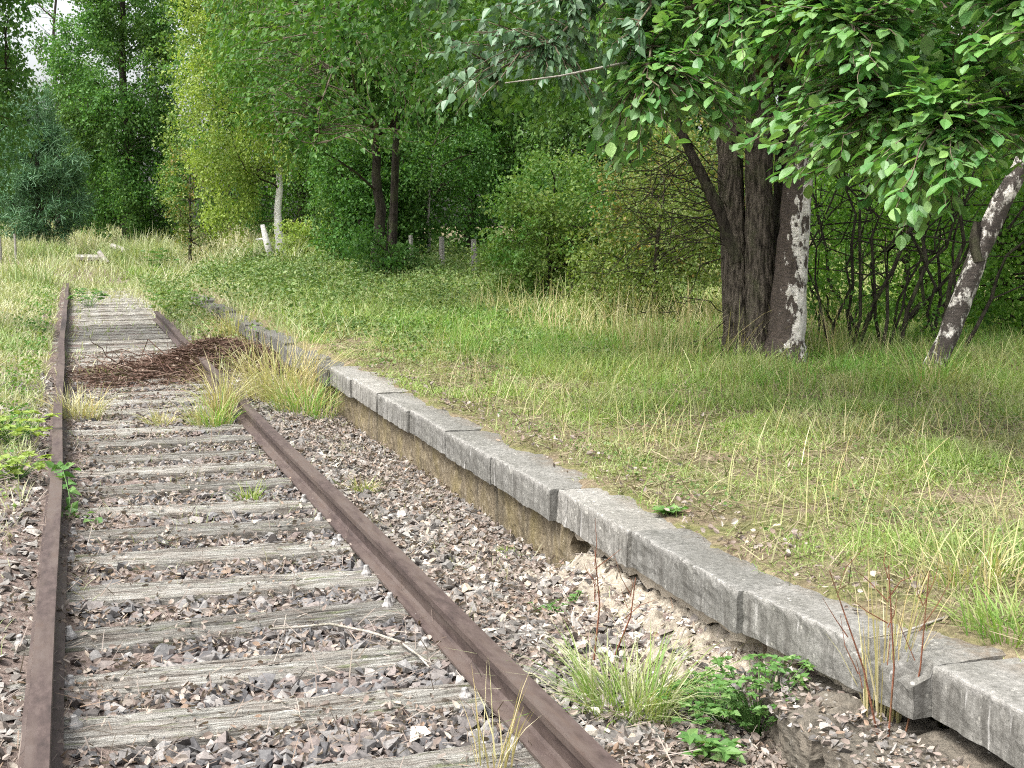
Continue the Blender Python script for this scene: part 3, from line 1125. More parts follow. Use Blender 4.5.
# platform, near
x, y_, d = polar(560000, 3.4, 19, -10, 31, 1.0)
edge = 2.42 + .2 * (1 - sstep(3.3, 3.8, y_)) + .07 * noise(np.stack([x, y_], 1), .5, 70)
p2 = np.stack([x, y_], 1)
dens = np.clip(.6 + .8 * noise(p2, 1.0, 71, 3), .08, 1) * sstep(-.05, .22, x - edge + .06)
dens = np.maximum(dens, .3 * sstep(4, 5, x)) * (1 - .85 * sstep(.45, .75, noise(p2, 1.6, 79, 2)))
k = (x > edge) & (rng.random(len(x)) < dens)
x, y_, d, p2 = x[k], y_[k], d[k], p2[k]
tall = np.clip(.5 + .9 * noise(p2, 1.7, 72, 2), 0, 1.3)
h = (.03 + .13 * tall * rng.random(len(x)) ** 1.5) * (.55 + .6 * sstep(2.6, 4.4, x)) * (.8 + .35 * sstep(6, 11, d))
h = np.where(rng.random(len(x)) < .03, h * 2.0 + .05, h)
wd = rng.uniform(.0025, .0055, len(x)) * (1 + .06 * np.maximum(d - 5, 0))
grass_obj('grass', M['grass'], 'short yellow-green grass growing over the old platform', [(x, y_, h, wd, .45, .9)])
# longer lush grass in front of the trees
x, y_, d = polar(135000, 7.5, 20, -6, 31, 1.0)
p2 = np.stack([x, y_], 1)
k = (x > 3.6) & (rng.random(len(x)) < np.clip(sstep(8.6, 12, d + .8 * noise(p2, 1.2, 74)) * (.45 + .8 * noise(p2, .8, 73)), 0, 1))
x, y_, d = x[k], y_[k], d[k]
h = rng.uniform(.08, .34, len(x)) * (.8 + .3 * noise(p2[k], .9, 75))
grass_obj('grass', M['lush'], 'longer fresh green grass in front of the trees on the platform', [(x, y_, h, rng.uniform(.004, .008, len(x)) * (1 + .04 * np.maximum(d - 10, 0)), .35, .7)])
# straw stalks over the platform
x, y_, d = polar(6000, 3.6, 15, -8, 24.5)
k = (x > 2.7) & (rng.random(len(x)) < np.clip(.35 + .9 * noise(np.stack([x, y_], 1), 1.3, 76), 0, 1))
x, y_, d = x[k], y_[k], d[k]
tallst = (x, y_, rng.uniform(.12, .42, len(x)), rng.uniform(.002, .004, len(x)) * (1 + .05 * d), .3, .5)
xb, yb, db = polar(9000, 12, 19, -2, 14)
pb = np.stack([xb, yb], 1)
kb = (rng.random(len(xb)) < np.clip(.2 + .9 * noise(pb, 1.3, 77), 0, 1)) & (xb > 5)
straw2 = (xb[kb], yb[kb], rng.uniform(.25, .75, kb.sum()), rng.uniform(.005, .009, kb.sum()), .25, .5)
grass_obj('dry_grass', M['straw'], 'straw-coloured stalks standing among the platform grass', [tallst, straw2])
# far platform grass
x, y_, d = polar(90000, 17, 42, -15, 22)
k = (x > 2.5) & (rng.random(len(x)) < np.clip(.6 + .8 * noise(np.stack([x, y_], 1), 2.5, 78), .1, 1))
x, y_, d = x[k], y_[k], d[k]
grass_obj('grass', M['grass'], 'grass between the ground cover far back on the platform', [(x, y_, rng.uniform(.1, .35, len(x)), .004 + .0004 * d, .4, .7)])
# left bank
x, y_, d = polar(150000, 5.5, 40, -26, -12, 1.1)
p2 = np.stack([x, y_], 1)
k = (x < -.3) & (rng.random(len(x)) < np.clip(.5 + .75 * noise(p2, 1.5, 80), .02, 1) * sstep(6.5, 12, y_ + 1.2 * noise(p2, 1, 82)))
x, y_, d = x[k], y_[k], d[k]
h = rng.uniform(.05, .4, len(x)) * (.45 + .55 * sstep(-.4, -1.2, x))
grass_obj('grass', M['pale'], 'pale green and straw weeds on the bank beyond the rail', [(x, y_, h, .003 + .0005 * d, .4, .7)])
# over the track far away and the meadow beyond
parts = []
x, y_ = rect(17500, -.2, 3.0, 15, 38.5)
p2 = np.stack([x, y_], 1)
pr = sstep(27, 37.5, y_ + 2.5 * noise(p2, 1.5, 83)) * .9 + .05 + sstep(1.2, 1.6, x) * .5 + (x < .2) * .22 * sstep(-.1, .3, noise(p2, 1.2, 84))
k = (rng.random(len(x)) < pr)
parts.append((x[k], y_[k], rng.uniform(.06, .38, k.sum()) * (.5 + .5 * sstep(1.2, 1.7, x[k]) + .3 * sstep(31, 37, y_[k])), np.full(k.sum(), .014), .4, .7))
x, y_, d = polar(70000, 33, 64, -25, -6)
p2 = np.stack([x, y_], 1)
k = rng.random(len(x)) < np.clip(.55 + .6 * noise(p2, 3, 85), .1, 1)
tl = np.clip(.55 + .7 * noise(p2, 4, 86), .15, 1.3)[k]
k &= ~((y_ < 37.5) & (x > -.3) & (x < 1.5))
tl = np.clip(.55 + .7 * noise(p2, 4, 86), .15, 1.3)[k]
parts.append((x[k], y_[k], rng.uniform(.25, 1.0, k.sum()) * tl, .004 + .0004 * d[k], .3, .6))
grass_obj('meadow_grass', M['pale'], 'pale tall meadow grass closing the track at its far end', parts)

# sparse blades in gravel
parts = []
for n, x0, x1, y0, y1, hh in [(2600, -.05, 1.3, 6, 15, .1), (2200, 1.45, 2.25, 5, 15, .09), (1800, -1.7, -.3, 3.5, 9, .08)]:
    x, y_ = rect(n, x0, x1, y0, y1)
    k = noise(np.stack([x, y_], 1), .6, 88) > .25
    parts.append((x[k], y_[k], rng.uniform(.03, hh * 1.6, k.sum()), np.full(k.sum(), .0035), .6, .8))
grass_obj('grass', M['pale'], 'thin blades coming up through the gravel and sleepers', parts)

# ground cover mat
ms = Mesh()
x, y_, d = polar(210000, 11, 42, -16, 8, .9)
p2 = np.stack([x, y_], 1)
lim = sstep(2.5, 3.6, x + .6 * noise(p2, 1.5, 90))
dd = sstep(11.5, 17, d + 1.8 * noise(p2, 1.6, 92) - .25 * (x - 4))
k = (rng.random(len(x)) < lim * dd)
x, y_, d, p2 = x[k], y_[k], d[k], p2[k]
bumpz = np.clip(.15 + .16 * noise(p2, .9, 91, 3) + .07 * noise(p2, .3, 93, 2), .02, .6) * (.5 + .7 * sstep(14, 26, d))
C = on_ground(x, y_) + np.stack([0 * x, 0 * x, bumpz * rng.random(len(x)) ** .4], 1)
leafset(ms, C, rng.uniform(.03, .06, len(C)) * (.6 + .028 * d), up=.7, droop=.1)
x, y_ = rect(14000, 1.5, 4.2, 17, 36)
p2 = np.stack([x, y_], 1)
k = noise(p2, 2, 95) + sstep(20, 27, y_) > .35
C = on_ground(x[k], y_[k]) + np.stack([0 * x[k], 0 * x[k], rng.random(k.sum()) ** .6 * (.45 + .25 * noise(p2[k], 1, 96))], 1)
leafset(ms, C, rng.uniform(.04, .08, len(C)), up=.5, droop=.2)
tag(ms.build('ground_cover', M['cover']), 'low leafy green mat spreading over the far platform', 'ground cover', kind='stuff')
ms = Mesh()
x, y_, d = polar(70000, 7, 34, -26, -12)
p2 = np.stack([x, y_], 1)
k = (x < -.35) & (rng.random(len(x)) < np.clip(.15 + 1.1 * noise(p2, 1.3, 98), 0, 1) * sstep(7, 11, y_ + noise(p2, 1, 99)))
x, y_, d, p2 = x[k], y_[k], d[k], p2[k]
C = on_ground(x, y_) + np.stack([0 * x, 0 * x, rng.random(len(x)) * (.12 + .12 * noise(p2, .8, 101))], 1)
leafset(ms, C, rng.uniform(.025, .05, len(C)) * (.7 + .03 * d), up=.6, droop=.1)
tag(ms.build('ground_cover', M['fresh']), 'low leafy weeds on the bank beyond the far rail', 'ground cover', kind='stuff')
# thatch of flattened dead grass
ms = Mesh()
x, y_, d = polar(46000, 3.4, 15, -10, 31)
p2 = np.stack([x, y_], 1)
k = (x > 2.46 + .2 * (1 - sstep(3.3, 3.8, y_)) + .06 * noise(p2, .5, 70)) & (rng.random(len(x)) < np.clip(.75 - .5 * noise(p2, 1.0, 71, 3), .2, 1))
x, y_, d = x[k], y_[k], d[k]
leafset(ms, on_ground(x, y_, .005 + .025 * rng.random(len(x))), rng.uniform(.05, .13, len(x)), up=.9, droop=0, tpl=NEEDLE, width=.5 + .04 * d)
tag(ms.build('dead_grass', M['thatch']), 'flattened dead grass lying between the green blades', 'dead grass', kind='stuff')
# clover-like small leaves in the near platform grass
ms = Mesh()
x, y_, d = polar(48000, 3.5, 14, -8, 31)
p2 = np.stack([x, y_], 1)
k = (x > 2.6) & (rng.random(len(x)) < np.clip(.25 + 1.2 * noise(p2, .9, 97), 0, 1))
C = on_ground(x[k], y_[k], .01) + np.stack([0 * x[k], 0 * x[k], rng.random(k.sum()) * .06], 1)
leafset(ms, C, rng.uniform(.012, .028, len(C)), up=.8, droop=0)
tag(ms.build('ground_cover', M['cover']), 'small clover-like leaves among the near platform grass', 'ground cover', kind='stuff')


# ------------------------------------------------------------------ tufts, weeds, twigs
def tuft(px, py, z, n, h, spread, label, m='straw', m2=None, stalks=0, lean=.35, name='grass_tuft', bend=.9):
    c = PZ(px, py, z)
    c[2] = float(H(c[0], c[1]))
    t = thing(name, label, 'grass tuft', c)
    for j, (mm, frac) in enumerate([(m, 1 - (.5 if m2 else 0))] + ([(m2, .5)] if m2 else [])):
        k = int(n * frac)
        ang = rng.random(k) * 6.283
        r_ = np.sqrt(rng.random(k)) * spread
        R = np.stack([c[0] + np.cos(ang) * r_, c[1] + np.sin(ang) * r_, np.zeros(k)], 1)
        R[:, 2] = c[2] - .01
        ms = Mesh()
        blades(ms, R, h * rng.uniform(.35, 1.0, k), rng.uniform(.003, .006, k) * (1 + .04 * c[1]), lean, bend, az=ang + rng.normal(size=k) * .7)
        ms.build('blades' if j == 0 else 'dry_blades' if mm == 'straw' else 'green_blades', M[mm], t)
    return t


tuft(628, 712, 0, 460, .34, .16, 'green and straw grass tuft in the gravel between rail and crumbled wall', 'lush', 'pale', lean=.5)
tuft(282, 402, 0, 430, .95, .36, 'tall straw-coloured grass clump beside the rail, against the mossy wall', 'straw', lean=.16)
tuft(305, 413, 0, 270, .55, .28, 'greener grass clump at the foot of the platform wall beside the tall straw one', 'lush', 'straw', lean=.25)
tuft(236, 345, 0, 380, .95, .3, 'tall dry reedy clump behind the brush pile', 'straw', lean=.15)
tuft(211, 428, 0, 230, .45, .15, 'green grass tuft on the inside of the rail, in front of the brush pile', 'lush', 'straw', lean=.3)
tuft(222, 420, 0, 200, .75, .06, 'upright straw tuft standing right at the rail', 'straw', lean=.12)
tuft(249, 500, 0, 110, .2, .05, 'small bright green tuft between the sleepers', 'lush', lean=.25)
tuft(364, 498, 0, 120, .14, .06, 'small yellowish tuft in the gravel between rail and wall', 'straw', 'lush', lean=.3)
tuft(507, 545, 0, 70, .09, .05, 'tiny green tuft at the foot of the wall near its broken end', 'lush', lean=.4)
tuft(78, 420, 0, 230, .4, .2, 'dry straw weeds just inside the rail on the sleepers', 'straw', 'pale', lean=.3)
tuft(160, 425, 0, 110, .22, .1, 'thin dry grass sprig between the sleepers midway across', 'straw', lean=.35)
tuft(108, 378, 0, 170, .2, .2, 'low green weeds growing over the sleepers by the brush pile', 'lush', 'straw', lean=.4)
tuft(1010, 645, .33, 230, .2, .15, 'bright green grass tuft hanging over the corner slab', 'lush', 'grass', lean=.5)
tuft(968, 590, .33, 230, .28, .26, 'bright straw and green tuft on the platform behind the corner slab', 'grass', 'straw', lean=.4)
tuft(880, 760, 0, 40, .75, .05, 'few long straw stalks in front of the foundation block', 'straw', lean=.1, bend=.25)
tuft(495, 770, 0, 26, .4, .06, 'few thin pale stalks beside the near end of the rail', 'straw', lean=.15, bend=.35)
tuft(930, 395, .36, 260, .5, .25, 'dry arching grass clump below the leaning birch', 'straw', 'lush', lean=.5)
tuft(620, 320, .36, 330, .6, .45, 'tall straw grass patch in front of the twiggy thicket', 'straw', 'lush', lean=.2)


def herb(px, py, z, n, spread, h, size, label, m='herb', cat='weed', name='leafy_weed', tpl=LEAFB):
    c = PZ(px, py, z)
    if FACE - .12 < c[0] < 2.4: c[0] = FACE - .12
    c[2] = float(H(c[0], c[1]))
    t = thing(name, label, cat, c)
    st, lf = Mesh(), Mesh()
    for _ in range(n):
        a = rng.random() * 6.283
        r_ = spread * math.sqrt(rng.random())
        hh = h * rng.uniform(.4, 1.0)
        tip = c + np.array([math.cos(a) * r_, math.sin(a) * r_, hh])
        mid = c + np.array([math.cos(a) * r_ * .6, math.sin(a) * r_ * .6, hh * .7])
        st.tube([c, mid, tip], [.0025, .002, .001], 4)
        k = 5
        fa = np.arange(k) / k * 6.283 + rng.random()
        A = np.stack([np.cos(fa), np.sin(fa), rng.uniform(-.2, .3, k)], 1)
        leafset(lf, np.repeat(tip[None], k, 0), size * rng.uniform(.7, 1.1, k), up=1.0, tpl=tpl, A=A, width=.9)
    st.build('stem', M['herb'], t)
    lf.build('leaves', M[m], t)
    return t


herb(725, 712, 0.02, 110, .22, .13, .03, 'bright green lobed weed sprawling below the slabs')
herb(800, 716, 0.03, 90, .17, .26, .032, 'bright green weed spreading against the foundation block')
herb(545, 612, 0, 26, .1, .05, .022, 'low dark green weed in the gravel behind the rail')
herb(575, 597, .02, 8, .035, .05, .022, 'tiny green seedling at the foot of the white rubble')
herb(710, 762, 0, 14, .08, .1, .05, 'broad leaved weed at the bottom edge under the sprawling one')
herb(268, 322, .01, 8, .07, .04, .03, 'small weed among the leaves') if False else None
herb(12, 455, .0, 46, .34, .22, .07, 'yellow-green bramble sprawling over the gravel beyond the rail', 'bramble', 'bramble', 'bramble')
herb(18, 492, .0, 26, .2, .16, .06, 'pale bramble shoot on the gravel beside the bindweed', 'bramble', 'bramble', 'bramble')
herb(668, 516, .36, 6, .045, .03, .075, 'low rosette weed at the back edge of the rust-chipped slab', 'herb', tpl=LEAF4)
herb(90, 305, .05, 36, .4, .4, .09, 'leafy green weeds beside the far end of the rail', 'herb')
herb(175, 318, .05, 46, .5, .5, .09, 'leafy bramble clump hiding the far end of the rail by the platform', 'fresh', 'bramble', 'bramble')
herb(160, 268, .4, 40, .5, .9, .12, 'dark leafy sapling beside the far bend of the track', 'mid', 'sapling', 'sapling')
herb(10, 470, .0, 1, .1, .1, .05, '') if False else None

def far_tuft(px, d, n, h, spread, label, m):
    c = G(px, d)
    t = thing('grass_clump', label, 'grass clump', c)
    a = rng.random(n) * 6.283
    r_ = np.sqrt(rng.random(n)) * spread
    R_ = np.stack([c[0] + np.cos(a) * r_, c[1] + np.sin(a) * r_, np.full(n, c[2])], 1)
    ms = Mesh()
    blades(ms, R_, h * rng.uniform(.5, 1, n) * (1.1 - .5 * r_ / spread), np.full(n, .02), .25, .6)
    ms.build('blades', M[m], t)


far_tuft(140, 43, 1600, 1.5, 1.4, 'pale tall grass mound to the right of the old timbers', 'pale')
far_tuft(30, 43, 1300, 1.0, 1.5, 'pale grass mound below the pine', 'pale')
far_tuft(152, 39, 500, .8, .8, 'greener weed clump in front of the pale tall grass mound', 'lush')
# bindweed on the left rail
c = np.array([RAIL_L + .07, PZ(52, 520, .03)[1], .02])
t = thing('bindweed', 'bright green bindweed climbing over the rail on the left', 'weed', c)
st, lf = Mesh(), Mesh()
pts = np.array([c, c + [.02, .12, .1], c + [.0, .3, .17], c + [-.02, .55, .2], c + [-.05, .72, .19]])
st.tube(pts, .003, 4)
C = np.concatenate([pts[a] + (pts[a + 1] - pts[a]) * u for a in range(4) for u in rng.random((7, 1, 1))]) + rng.normal(size=(28, 3)) * .025
leafset(lf, C, rng.uniform(.055, .085, len(C)), up=.6, droop=.2, tpl=LEAFB)
C = c + rng.normal(size=(14, 3)) * [.06, .06, .02] + [.06, -.02, .05]
leafset(lf, C, rng.uniform(.05, .07, len(C)), up=.8, droop=.1, tpl=LEAFB)
st.build('stem', M['herb'], t)
lf.build('leaves', M['herb'], t)

# fallen twig
def polyline_px(pts, z):
    return np.array([PZ(a, b, z) for a, b in pts])


pl = polyline_px([(270, 629), (300, 627), (330, 624), (370, 632), (400, 642), (418, 655), (430, 668)], .045)
ms = Mesh().tube(pl, [.005, .006, .0065, .006, .006, .005, .003], 6)
ms.tube(polyline_px([(414, 652), (425, 660), (433, 664), (441, 658)], .05), [.004, .003, .002, .001], 5)
tag(ms.build('fallen_twig', M['greytwig'], smooth=True), 'bare pale twig lying across the ballast between two sleepers', 'twig')
pl = polyline_px([(868, 638), (900, 633), (952, 615)], .375)
ms = Mesh().tube(pl, [.002, .004, .005], 5)
tag(ms.build('fallen_stalk', M['greytwig'], smooth=True), 'pale dry stalk lying on top of the broken slab', 'stalk')


# red-brown standing stalks at the bottom right
def stalk(px, py, h, lean, label, forks=5):
    c = PZ(px, py, .03)
    t = thing('dry_stalk', label, 'dead stalk', c, 'dead stalks in front of the slabs')
    ms = Mesh()
    tip = c + RGT * lean * h + np.array([0, 0, h])
    mid = (c + tip) / 2 + RGT * .02
    ms.tube([c, mid, tip], [.004, .003, .0015], 5)
    for k in range(forks):
        u = rng.uniform(.4, .95)
        b0 = c + (tip - c) * u
        e = b0 + RGT * rng.uniform(-.12, .12) + np.array([0, 0, rng.uniform(.06, .18)])
        ms.tube([b0, (b0 + e) / 2 + rng.normal(size=3) * .008, e], [.002, .0015, .0007], 4)
    ms.build('stem', M['redtwig'], t)


stalk(886, 768, .62, -.02, 'dark red upright dead stalk in front of the broken slab', 6)
stalk(884, 766, .6, -.3, 'dead stalk leaning away to the left across the broken slab', 4)
stalk(898, 766, .6, .12, 'dead stalk leaning right beside the upright red one', 4)
stalk(594, 660, .42, .0, 'rusty brown dock stalk at the foot of the rust-chipped slab', 5)
stalk(615, 655, .3, .25, 'short bare brown stem bent towards the white rubble', 4)

# brush pile of dead brown brash across the track
c = np.array([1.15, 15.9, 0])
t = thing('brush_pile', 'heap of dead reddish brown brash lying across the sleepers and one rail', 'brush pile', c)
ms = Mesh()
n = 21000
x = -.05 + 2.25 * rng.random(n) ** .8
y_ = rng.normal(0, .6, n) + 15.6 + .75 * (x - .9)
top = .03 + .22 * np.exp(-((x - 1.55) / .5) ** 2) + .05 * sstep(.0, .6, x)
k = (noise(np.stack([x, y_], 1), .5, 55) > -.35 - .5 * sstep(.9, 1.3, x)) & (np.abs(y_ - 15.6 - .75 * (x - .9)) < 1.5) & (rng.random(n) < .25 + .75 * sstep(.3, 1.4, x))
x, y_, top = x[k], y_[k], top[k]
falloff = np.exp(-((y_ - 15.6 - .75 * (x - .9)) / .6) ** 2)
C = np.stack([x, y_, .03 + rng.random(len(x)) ** .6 * top * falloff], 1)
A = rng.normal(size=(len(C), 3)); A[:, 2] *= .18
leafset(ms, C, rng.uniform(.08, .26, len(C)), up=.4, A=A, tpl=NEEDLE, width=.6)
leafset(ms, C[::2] + [0, 0, .01], rng.uniform(.03, .07, len(C[::2])), up=.5, width=.6)
x = rng.uniform(-.05, 2.1, 2600)
y_ = 15.5 + .75 * (x - .9) + rng.normal(0, 1.3, 2600)
k = noise(np.stack([x, y_], 1), .8, 57) > -.1
C = np.stack([x, y_, .03 + .02 * rng.random(len(x))], 1)[k]
A = rng.normal(size=(len(C), 3)); A[:, 2] *= .1
leafset(ms, C, rng.uniform(.06, .22, len(C)), up=.6, A=A, tpl=NEEDLE, width=.6)
r = np.random.default_rng(5)
for _ in range(90):
    xx = r.uniform(.3, 2.1)
    q = np.array([xx, 15.6 + .75 * (xx - .9) + r.normal() * .4, .06 + .12 * r.random()])
    e = q + r.normal(size=3) * [.35, .35, .1]
    ms.tube(bent(q, e, r, 4, .1), [.008, .006, .004, .002], 4)
ms.build('brash', M['brash'], t)

# old timbers at the end of the track
def timber(p0, p1, r_, label, m='oldwood'):
    ms = Mesh().tube([p0, (np.array(p0) + p1) / 2, p1], [r_, r_ * 1.02, r_ * .95], 8, True)
    tag(ms.build('timber', M[m], loc=tuple(p0)), label, 'timber', 'old timbers at the end of the track')


g = G(90, 42)
timber(P(76, 258, 42), P(104, 258, 42), .11, 'grey timber lying across the end of the track')
timber(P(99, 252, 41.6), P(108, 263, 41.4), .07, 'short timber leaning against the lying one')
timber(P(112, 246, 43), P(128, 252, 42.6), .09, 'brownish log lying in the grass behind the grey timber')


def post(px, depth, h, label, lean=0.0, r_=.06, ybase=None):
    b = G(px, depth, -.1)
    tip = b + np.array([0, 0, h + .1]) + RGT * lean
    ms = Mesh().tube([b, b * .5 + tip * .5 + RGT * .01, tip], [r_, r_ * .95, r_ * .85], 7, True)
    tag(ms.build('fence_post', M['oldwood'], loc=tuple(b)), label, 'post', 'old wooden posts at the edge of the wood')


# ------------------------------------------------------------------ trees
def blob_points(blobs, n, seed, gap=-.25, nscale=1.6, shell=.55):
    r = np.random.default_rng(seed)
    wts = np.array([b[3] * b[4] * b[5] for b in blobs]) ** .8
    wts /= wts.sum()
    out = []
    need = n
    while need > 0:
        m_ = need * 2 + 20
        w_ = r.choice(len(blobs), m_, p=wts)
        B = np.array([b[:6] for b in blobs])[w_]
        q = unit(r.normal(size=(m_, 3))) * (r.random((m_, 1)) ** (1 / 3 * shell + .0))
        pts = B[:, :3] + q * B[:, 3:6]
        keep = noise(pts, nscale, seed + 7, 2) > gap
        pts = pts[keep][:need]
        out.append(pts)
        need -= len(pts)
    return np.concatenate(out)


def crown_mesh(base, blobs, nclu, per, size, seed, spread=.25, droop=.35, tpl=LEAF4, gap=-.25, nscale=1.6, width=1.0, hang=.5, shell=.55, zmin=.15, flat=1.0):
    r = np.random.default_rng(seed)
    ctr = blob_points(blobs, nclu, seed, gap, nscale, shell)
    cm = np.mean([b[:3] for b in blobs], 0)
    axis = unit(ctr - cm) * .8 + r.normal(size=ctr.shape) * .4
    axis[:, 2] -= hang
    axis = unit(axis)
    t = r.random((nclu, per, 1)) - .3
    C = ctr[:, None] + axis[:, None] * t * spread * 2.2 + r.normal(size=(nclu, per, 3)) * spread * [.5, .5, .26 * flat]
    C = C.reshape(-1, 3) + base
    C = C[C[:, 2] > base[2] + zmin * r.random(len(C))]
    ms = Mesh()
    A = np.repeat(axis, per, 0)[:len(C)] * .5 + r.normal(size=(len(C), 3)) * .7
    A[:, 2] -= droop
    leafset(ms, C, size * r.uniform(.7, 1.25, len(C)), up=.55, A=A, tpl=tpl, width=width, rg=r)
    return ms, ctr + base


def tree(name, label, base, trunk_pts, trunk_r, blobs, nclu, per, size, leaf, bark, seed, cat='tree', group=None, limbs=14, twigs=120, limb_r=.05, lmin=.25, sides=8, extra=None, **kw):
    r = np.random.default_rng(seed + 500)
    base = np.asarray(base, float)
    t = thing(name, label, cat, base, group)
    tp = np.array(trunk_pts, float) + base
    # refine the trunk
    n = len(tp)
    u = np.linspace(0, n - 1, n * 4)
    fine = np.stack([np.interp(u, np.arange(n), tp[:, k]) for k in range(3)], 1)
    fine[1:-1, :2] += r.normal(size=(len(fine) - 2, 2)) * trunk_r * .15
    rr = np.interp(u, [0, .4, n - 1], [trunk_r * 1.35, trunk_r, trunk_r * .3])
    Mesh().tube(fine, rr, sides).build('trunk', M[bark], t, smooth=True)
    ms, ctr = crown_mesh(base, blobs, nclu, per, size, seed, **kw)
    ms.build('crown', M[leaf], t)
    lm = Mesh()
    idx = r.choice(len(ctr), min(limbs, len(ctr)), replace=False)
    nodes = [fine]
    for i in idx:
        e = ctr[i]
        cand = fine[int(len(fine) * lmin):]
        zt = e[2] - .45 * np.linalg.norm((e - fine[-1])[:2])
        a = cand[np.argmin(np.abs(cand[:, 2] - zt))]
        pts = bent(a, e, r, 6, .05, .08)
        L = np.linalg.norm(e - a)
        lm.tube(pts, np.linspace(limb_r * min(1, .4 + L / 4), .008, 6), 5)
        nodes.append(pts)
    nodes = np.concatenate(nodes)
    idx = r.choice(len(ctr), min(twigs, len(ctr)), replace=False)
    for i in idx:
        e = ctr[i]
        d = np.linalg.norm(nodes - e, axis=1) + 2.0 * np.maximum(nodes[:, 2] - e[2], 0)
        a = nodes[np.argmin(d)]
        lm.tube(bent(a, e, r, 4, .08, .03), np.linspace(limb_r * .3, .004, 4), 4)
    lm.build('limbs', M['twig' if bark != 'birch' else 'twig'], t, smooth=True)
    return t


S = lambda px, d: px * d / F        # metres spanned by px pixels at depth d

# --- far left and centre background
b = G(128, 52)
tree('deciduous_tree', 'tall deep green broadleaf tree closing the view at the end of the track', b, [(0, 0, 0), (.1, 0, 4), (0, .2, 8), (.2, 0, 12)], .2,
     [(0, 0, 3.2, 2.4, 2.0, 3.0), (-.3, 0, 6.5, 2.3, 2.2, 3.2), (.4, 0, 10, 2.2, 2.2, 3.4), (1.0, 0, 2.2, 1.5, 1.5, 1.8)], 1500, 46, .125, 'mid', 'darkbark', 201, spread=.34, nscale=1.5, gap=-.05)
b = G(40, 45)
tree('pine_tree', 'young blue-green pine with soft needles beside the tall broadleaf tree', b, [(0, 0, 0), (0, 0, 2.5), (.1, 0, 5.2)], .09,
     [(0, 0, 1.6, 1.5, 1.3, 1.2), (.1, 0, 2.9, 1.3, 1.2, 1.2), (0, 0, 4.2, .8, .8, 1.2)], 420, 60, .2, 'needle', 'darkbark', 211, tpl=NEEDLE, flat=1.8, spread=.22, hang=-.3, droop=-.2, gap=-.1, nscale=.9, width=1.6)
b = G(-6, 60)
tree('deciduous_tree', 'dark tree at the left edge behind the pine', b, [(0, 0, 0), (0, 0, 4), (0, 0, 8)], .2,
     [(0, 0, 2.8, 2.2, 2.2, 2.6), (-.8, 0, 6.5, 2.0, 2, 3.2), (-1.2, 0, 9.5, 1.6, 2, 3)], 900, 42, .15, 'mid', 'darkbark', 221, spread=.38, gap=-.5)
b = G(78, 62)
tree('deciduous_tree', 'lower dark tree under the gap of white sky', b, [(0, 0, 0), (0, 0, 3), (.3, 0, 6.5)], .18,
     [(0, 0, 2.2, 2.6, 2.0, 2.2), (.2, 0, 4.6, 1.6, 1.6, 1.9), (.6, 0, 6.4, .9, 1.0, 1.2)], 900, 42, .15, 'mid', 'darkbark', 222, spread=.38, gap=-.5)
b = G(58, 56)
tree('deciduous_tree', 'thin open tree with bare twigs against the white sky', b, [(0, 0, 0), (.2, 0, 4), (.1, 0, 8), (.5, 0, 12)], .1,
     [(.2, 0, 6.5, 1.5, 1.4, 2), (.2, 0, 9.5, 1.6, 1.4, 1.8), (-.9, 0, 11, 1.6, 1.4, 2)], 75, 34, .12, 'mid', 'darkbark', 223, spread=.25, limbs=26, twigs=60, limb_r=.035)
# near-left overhanging tree, its trunk outside the frame
b = G(-75, 19)
tree('deciduous_tree', 'leafy tree leaning in over the left edge of the view', b, [(0, 0, 0), (.1, 0, 3), (.1, 0, 6)], .16,
     [(.2, 0, 4.8, 1.25, 1.4, 2.2), (.75, 0, 3.5, .75, .9, 1.5), (.95, .2, 5.3, .8, .9, .8), (.55, 0, 2.3, .55, .7, .7)], 620, 36, .075, 'mid', 'darkbark', 231, spread=.2, nscale=.8, gap=-.15, hang=1.0)
# lime-green birch, sunlight put into its pale leaf colour
b = G(281, 37)
tree('birch_tree', 'bright lime green birch with a white trunk at the edge of the wood', b, [(0, 0, 0), (-.08, 0, 1.2), (.05, 0, 2.6), (-.3, 0, 6), (-.5, 0, 10)], .12,
     [(-1.25, 0, 4.3, 1.35, 1.2, 2.6), (-1.0, 0, 7, 1.5, 1.3, 2.4), (-1.4, .2, 2.0, .9, .9, 1.4), (-.6, 0, 9.2, 1.3, 1.2, 2.2), (-.2, 0, 4.6, .9, .9, 1.6), (-.1, -.6, 3.3, .7, .5, .8), (.1, -.8, 2.6, .35, .3, .4)], 1100, 42, .085, 'lime', 'farbirch', 241, spread=.24, nscale=1.0, hang=.9)
b = G(272, 36.6)
ms = Mesh().tube([b, b + np.array([-.14, 0, .55]), b + np.array([-.24, 0, 1.0])], [.1, .09, .06], 7, True)
ms.tube([b + np.array([-.12, 0, .5]), b + np.array([-.25, 0, .62]), b + np.array([-.42, 0, .6])], [.04, .03, .02], 5)
tag(ms.build('dead_stump', M['farbirch'], smooth=True, loc=tuple(b)), 'broken pale dead trunk leaning beside the white birch', 'stump')
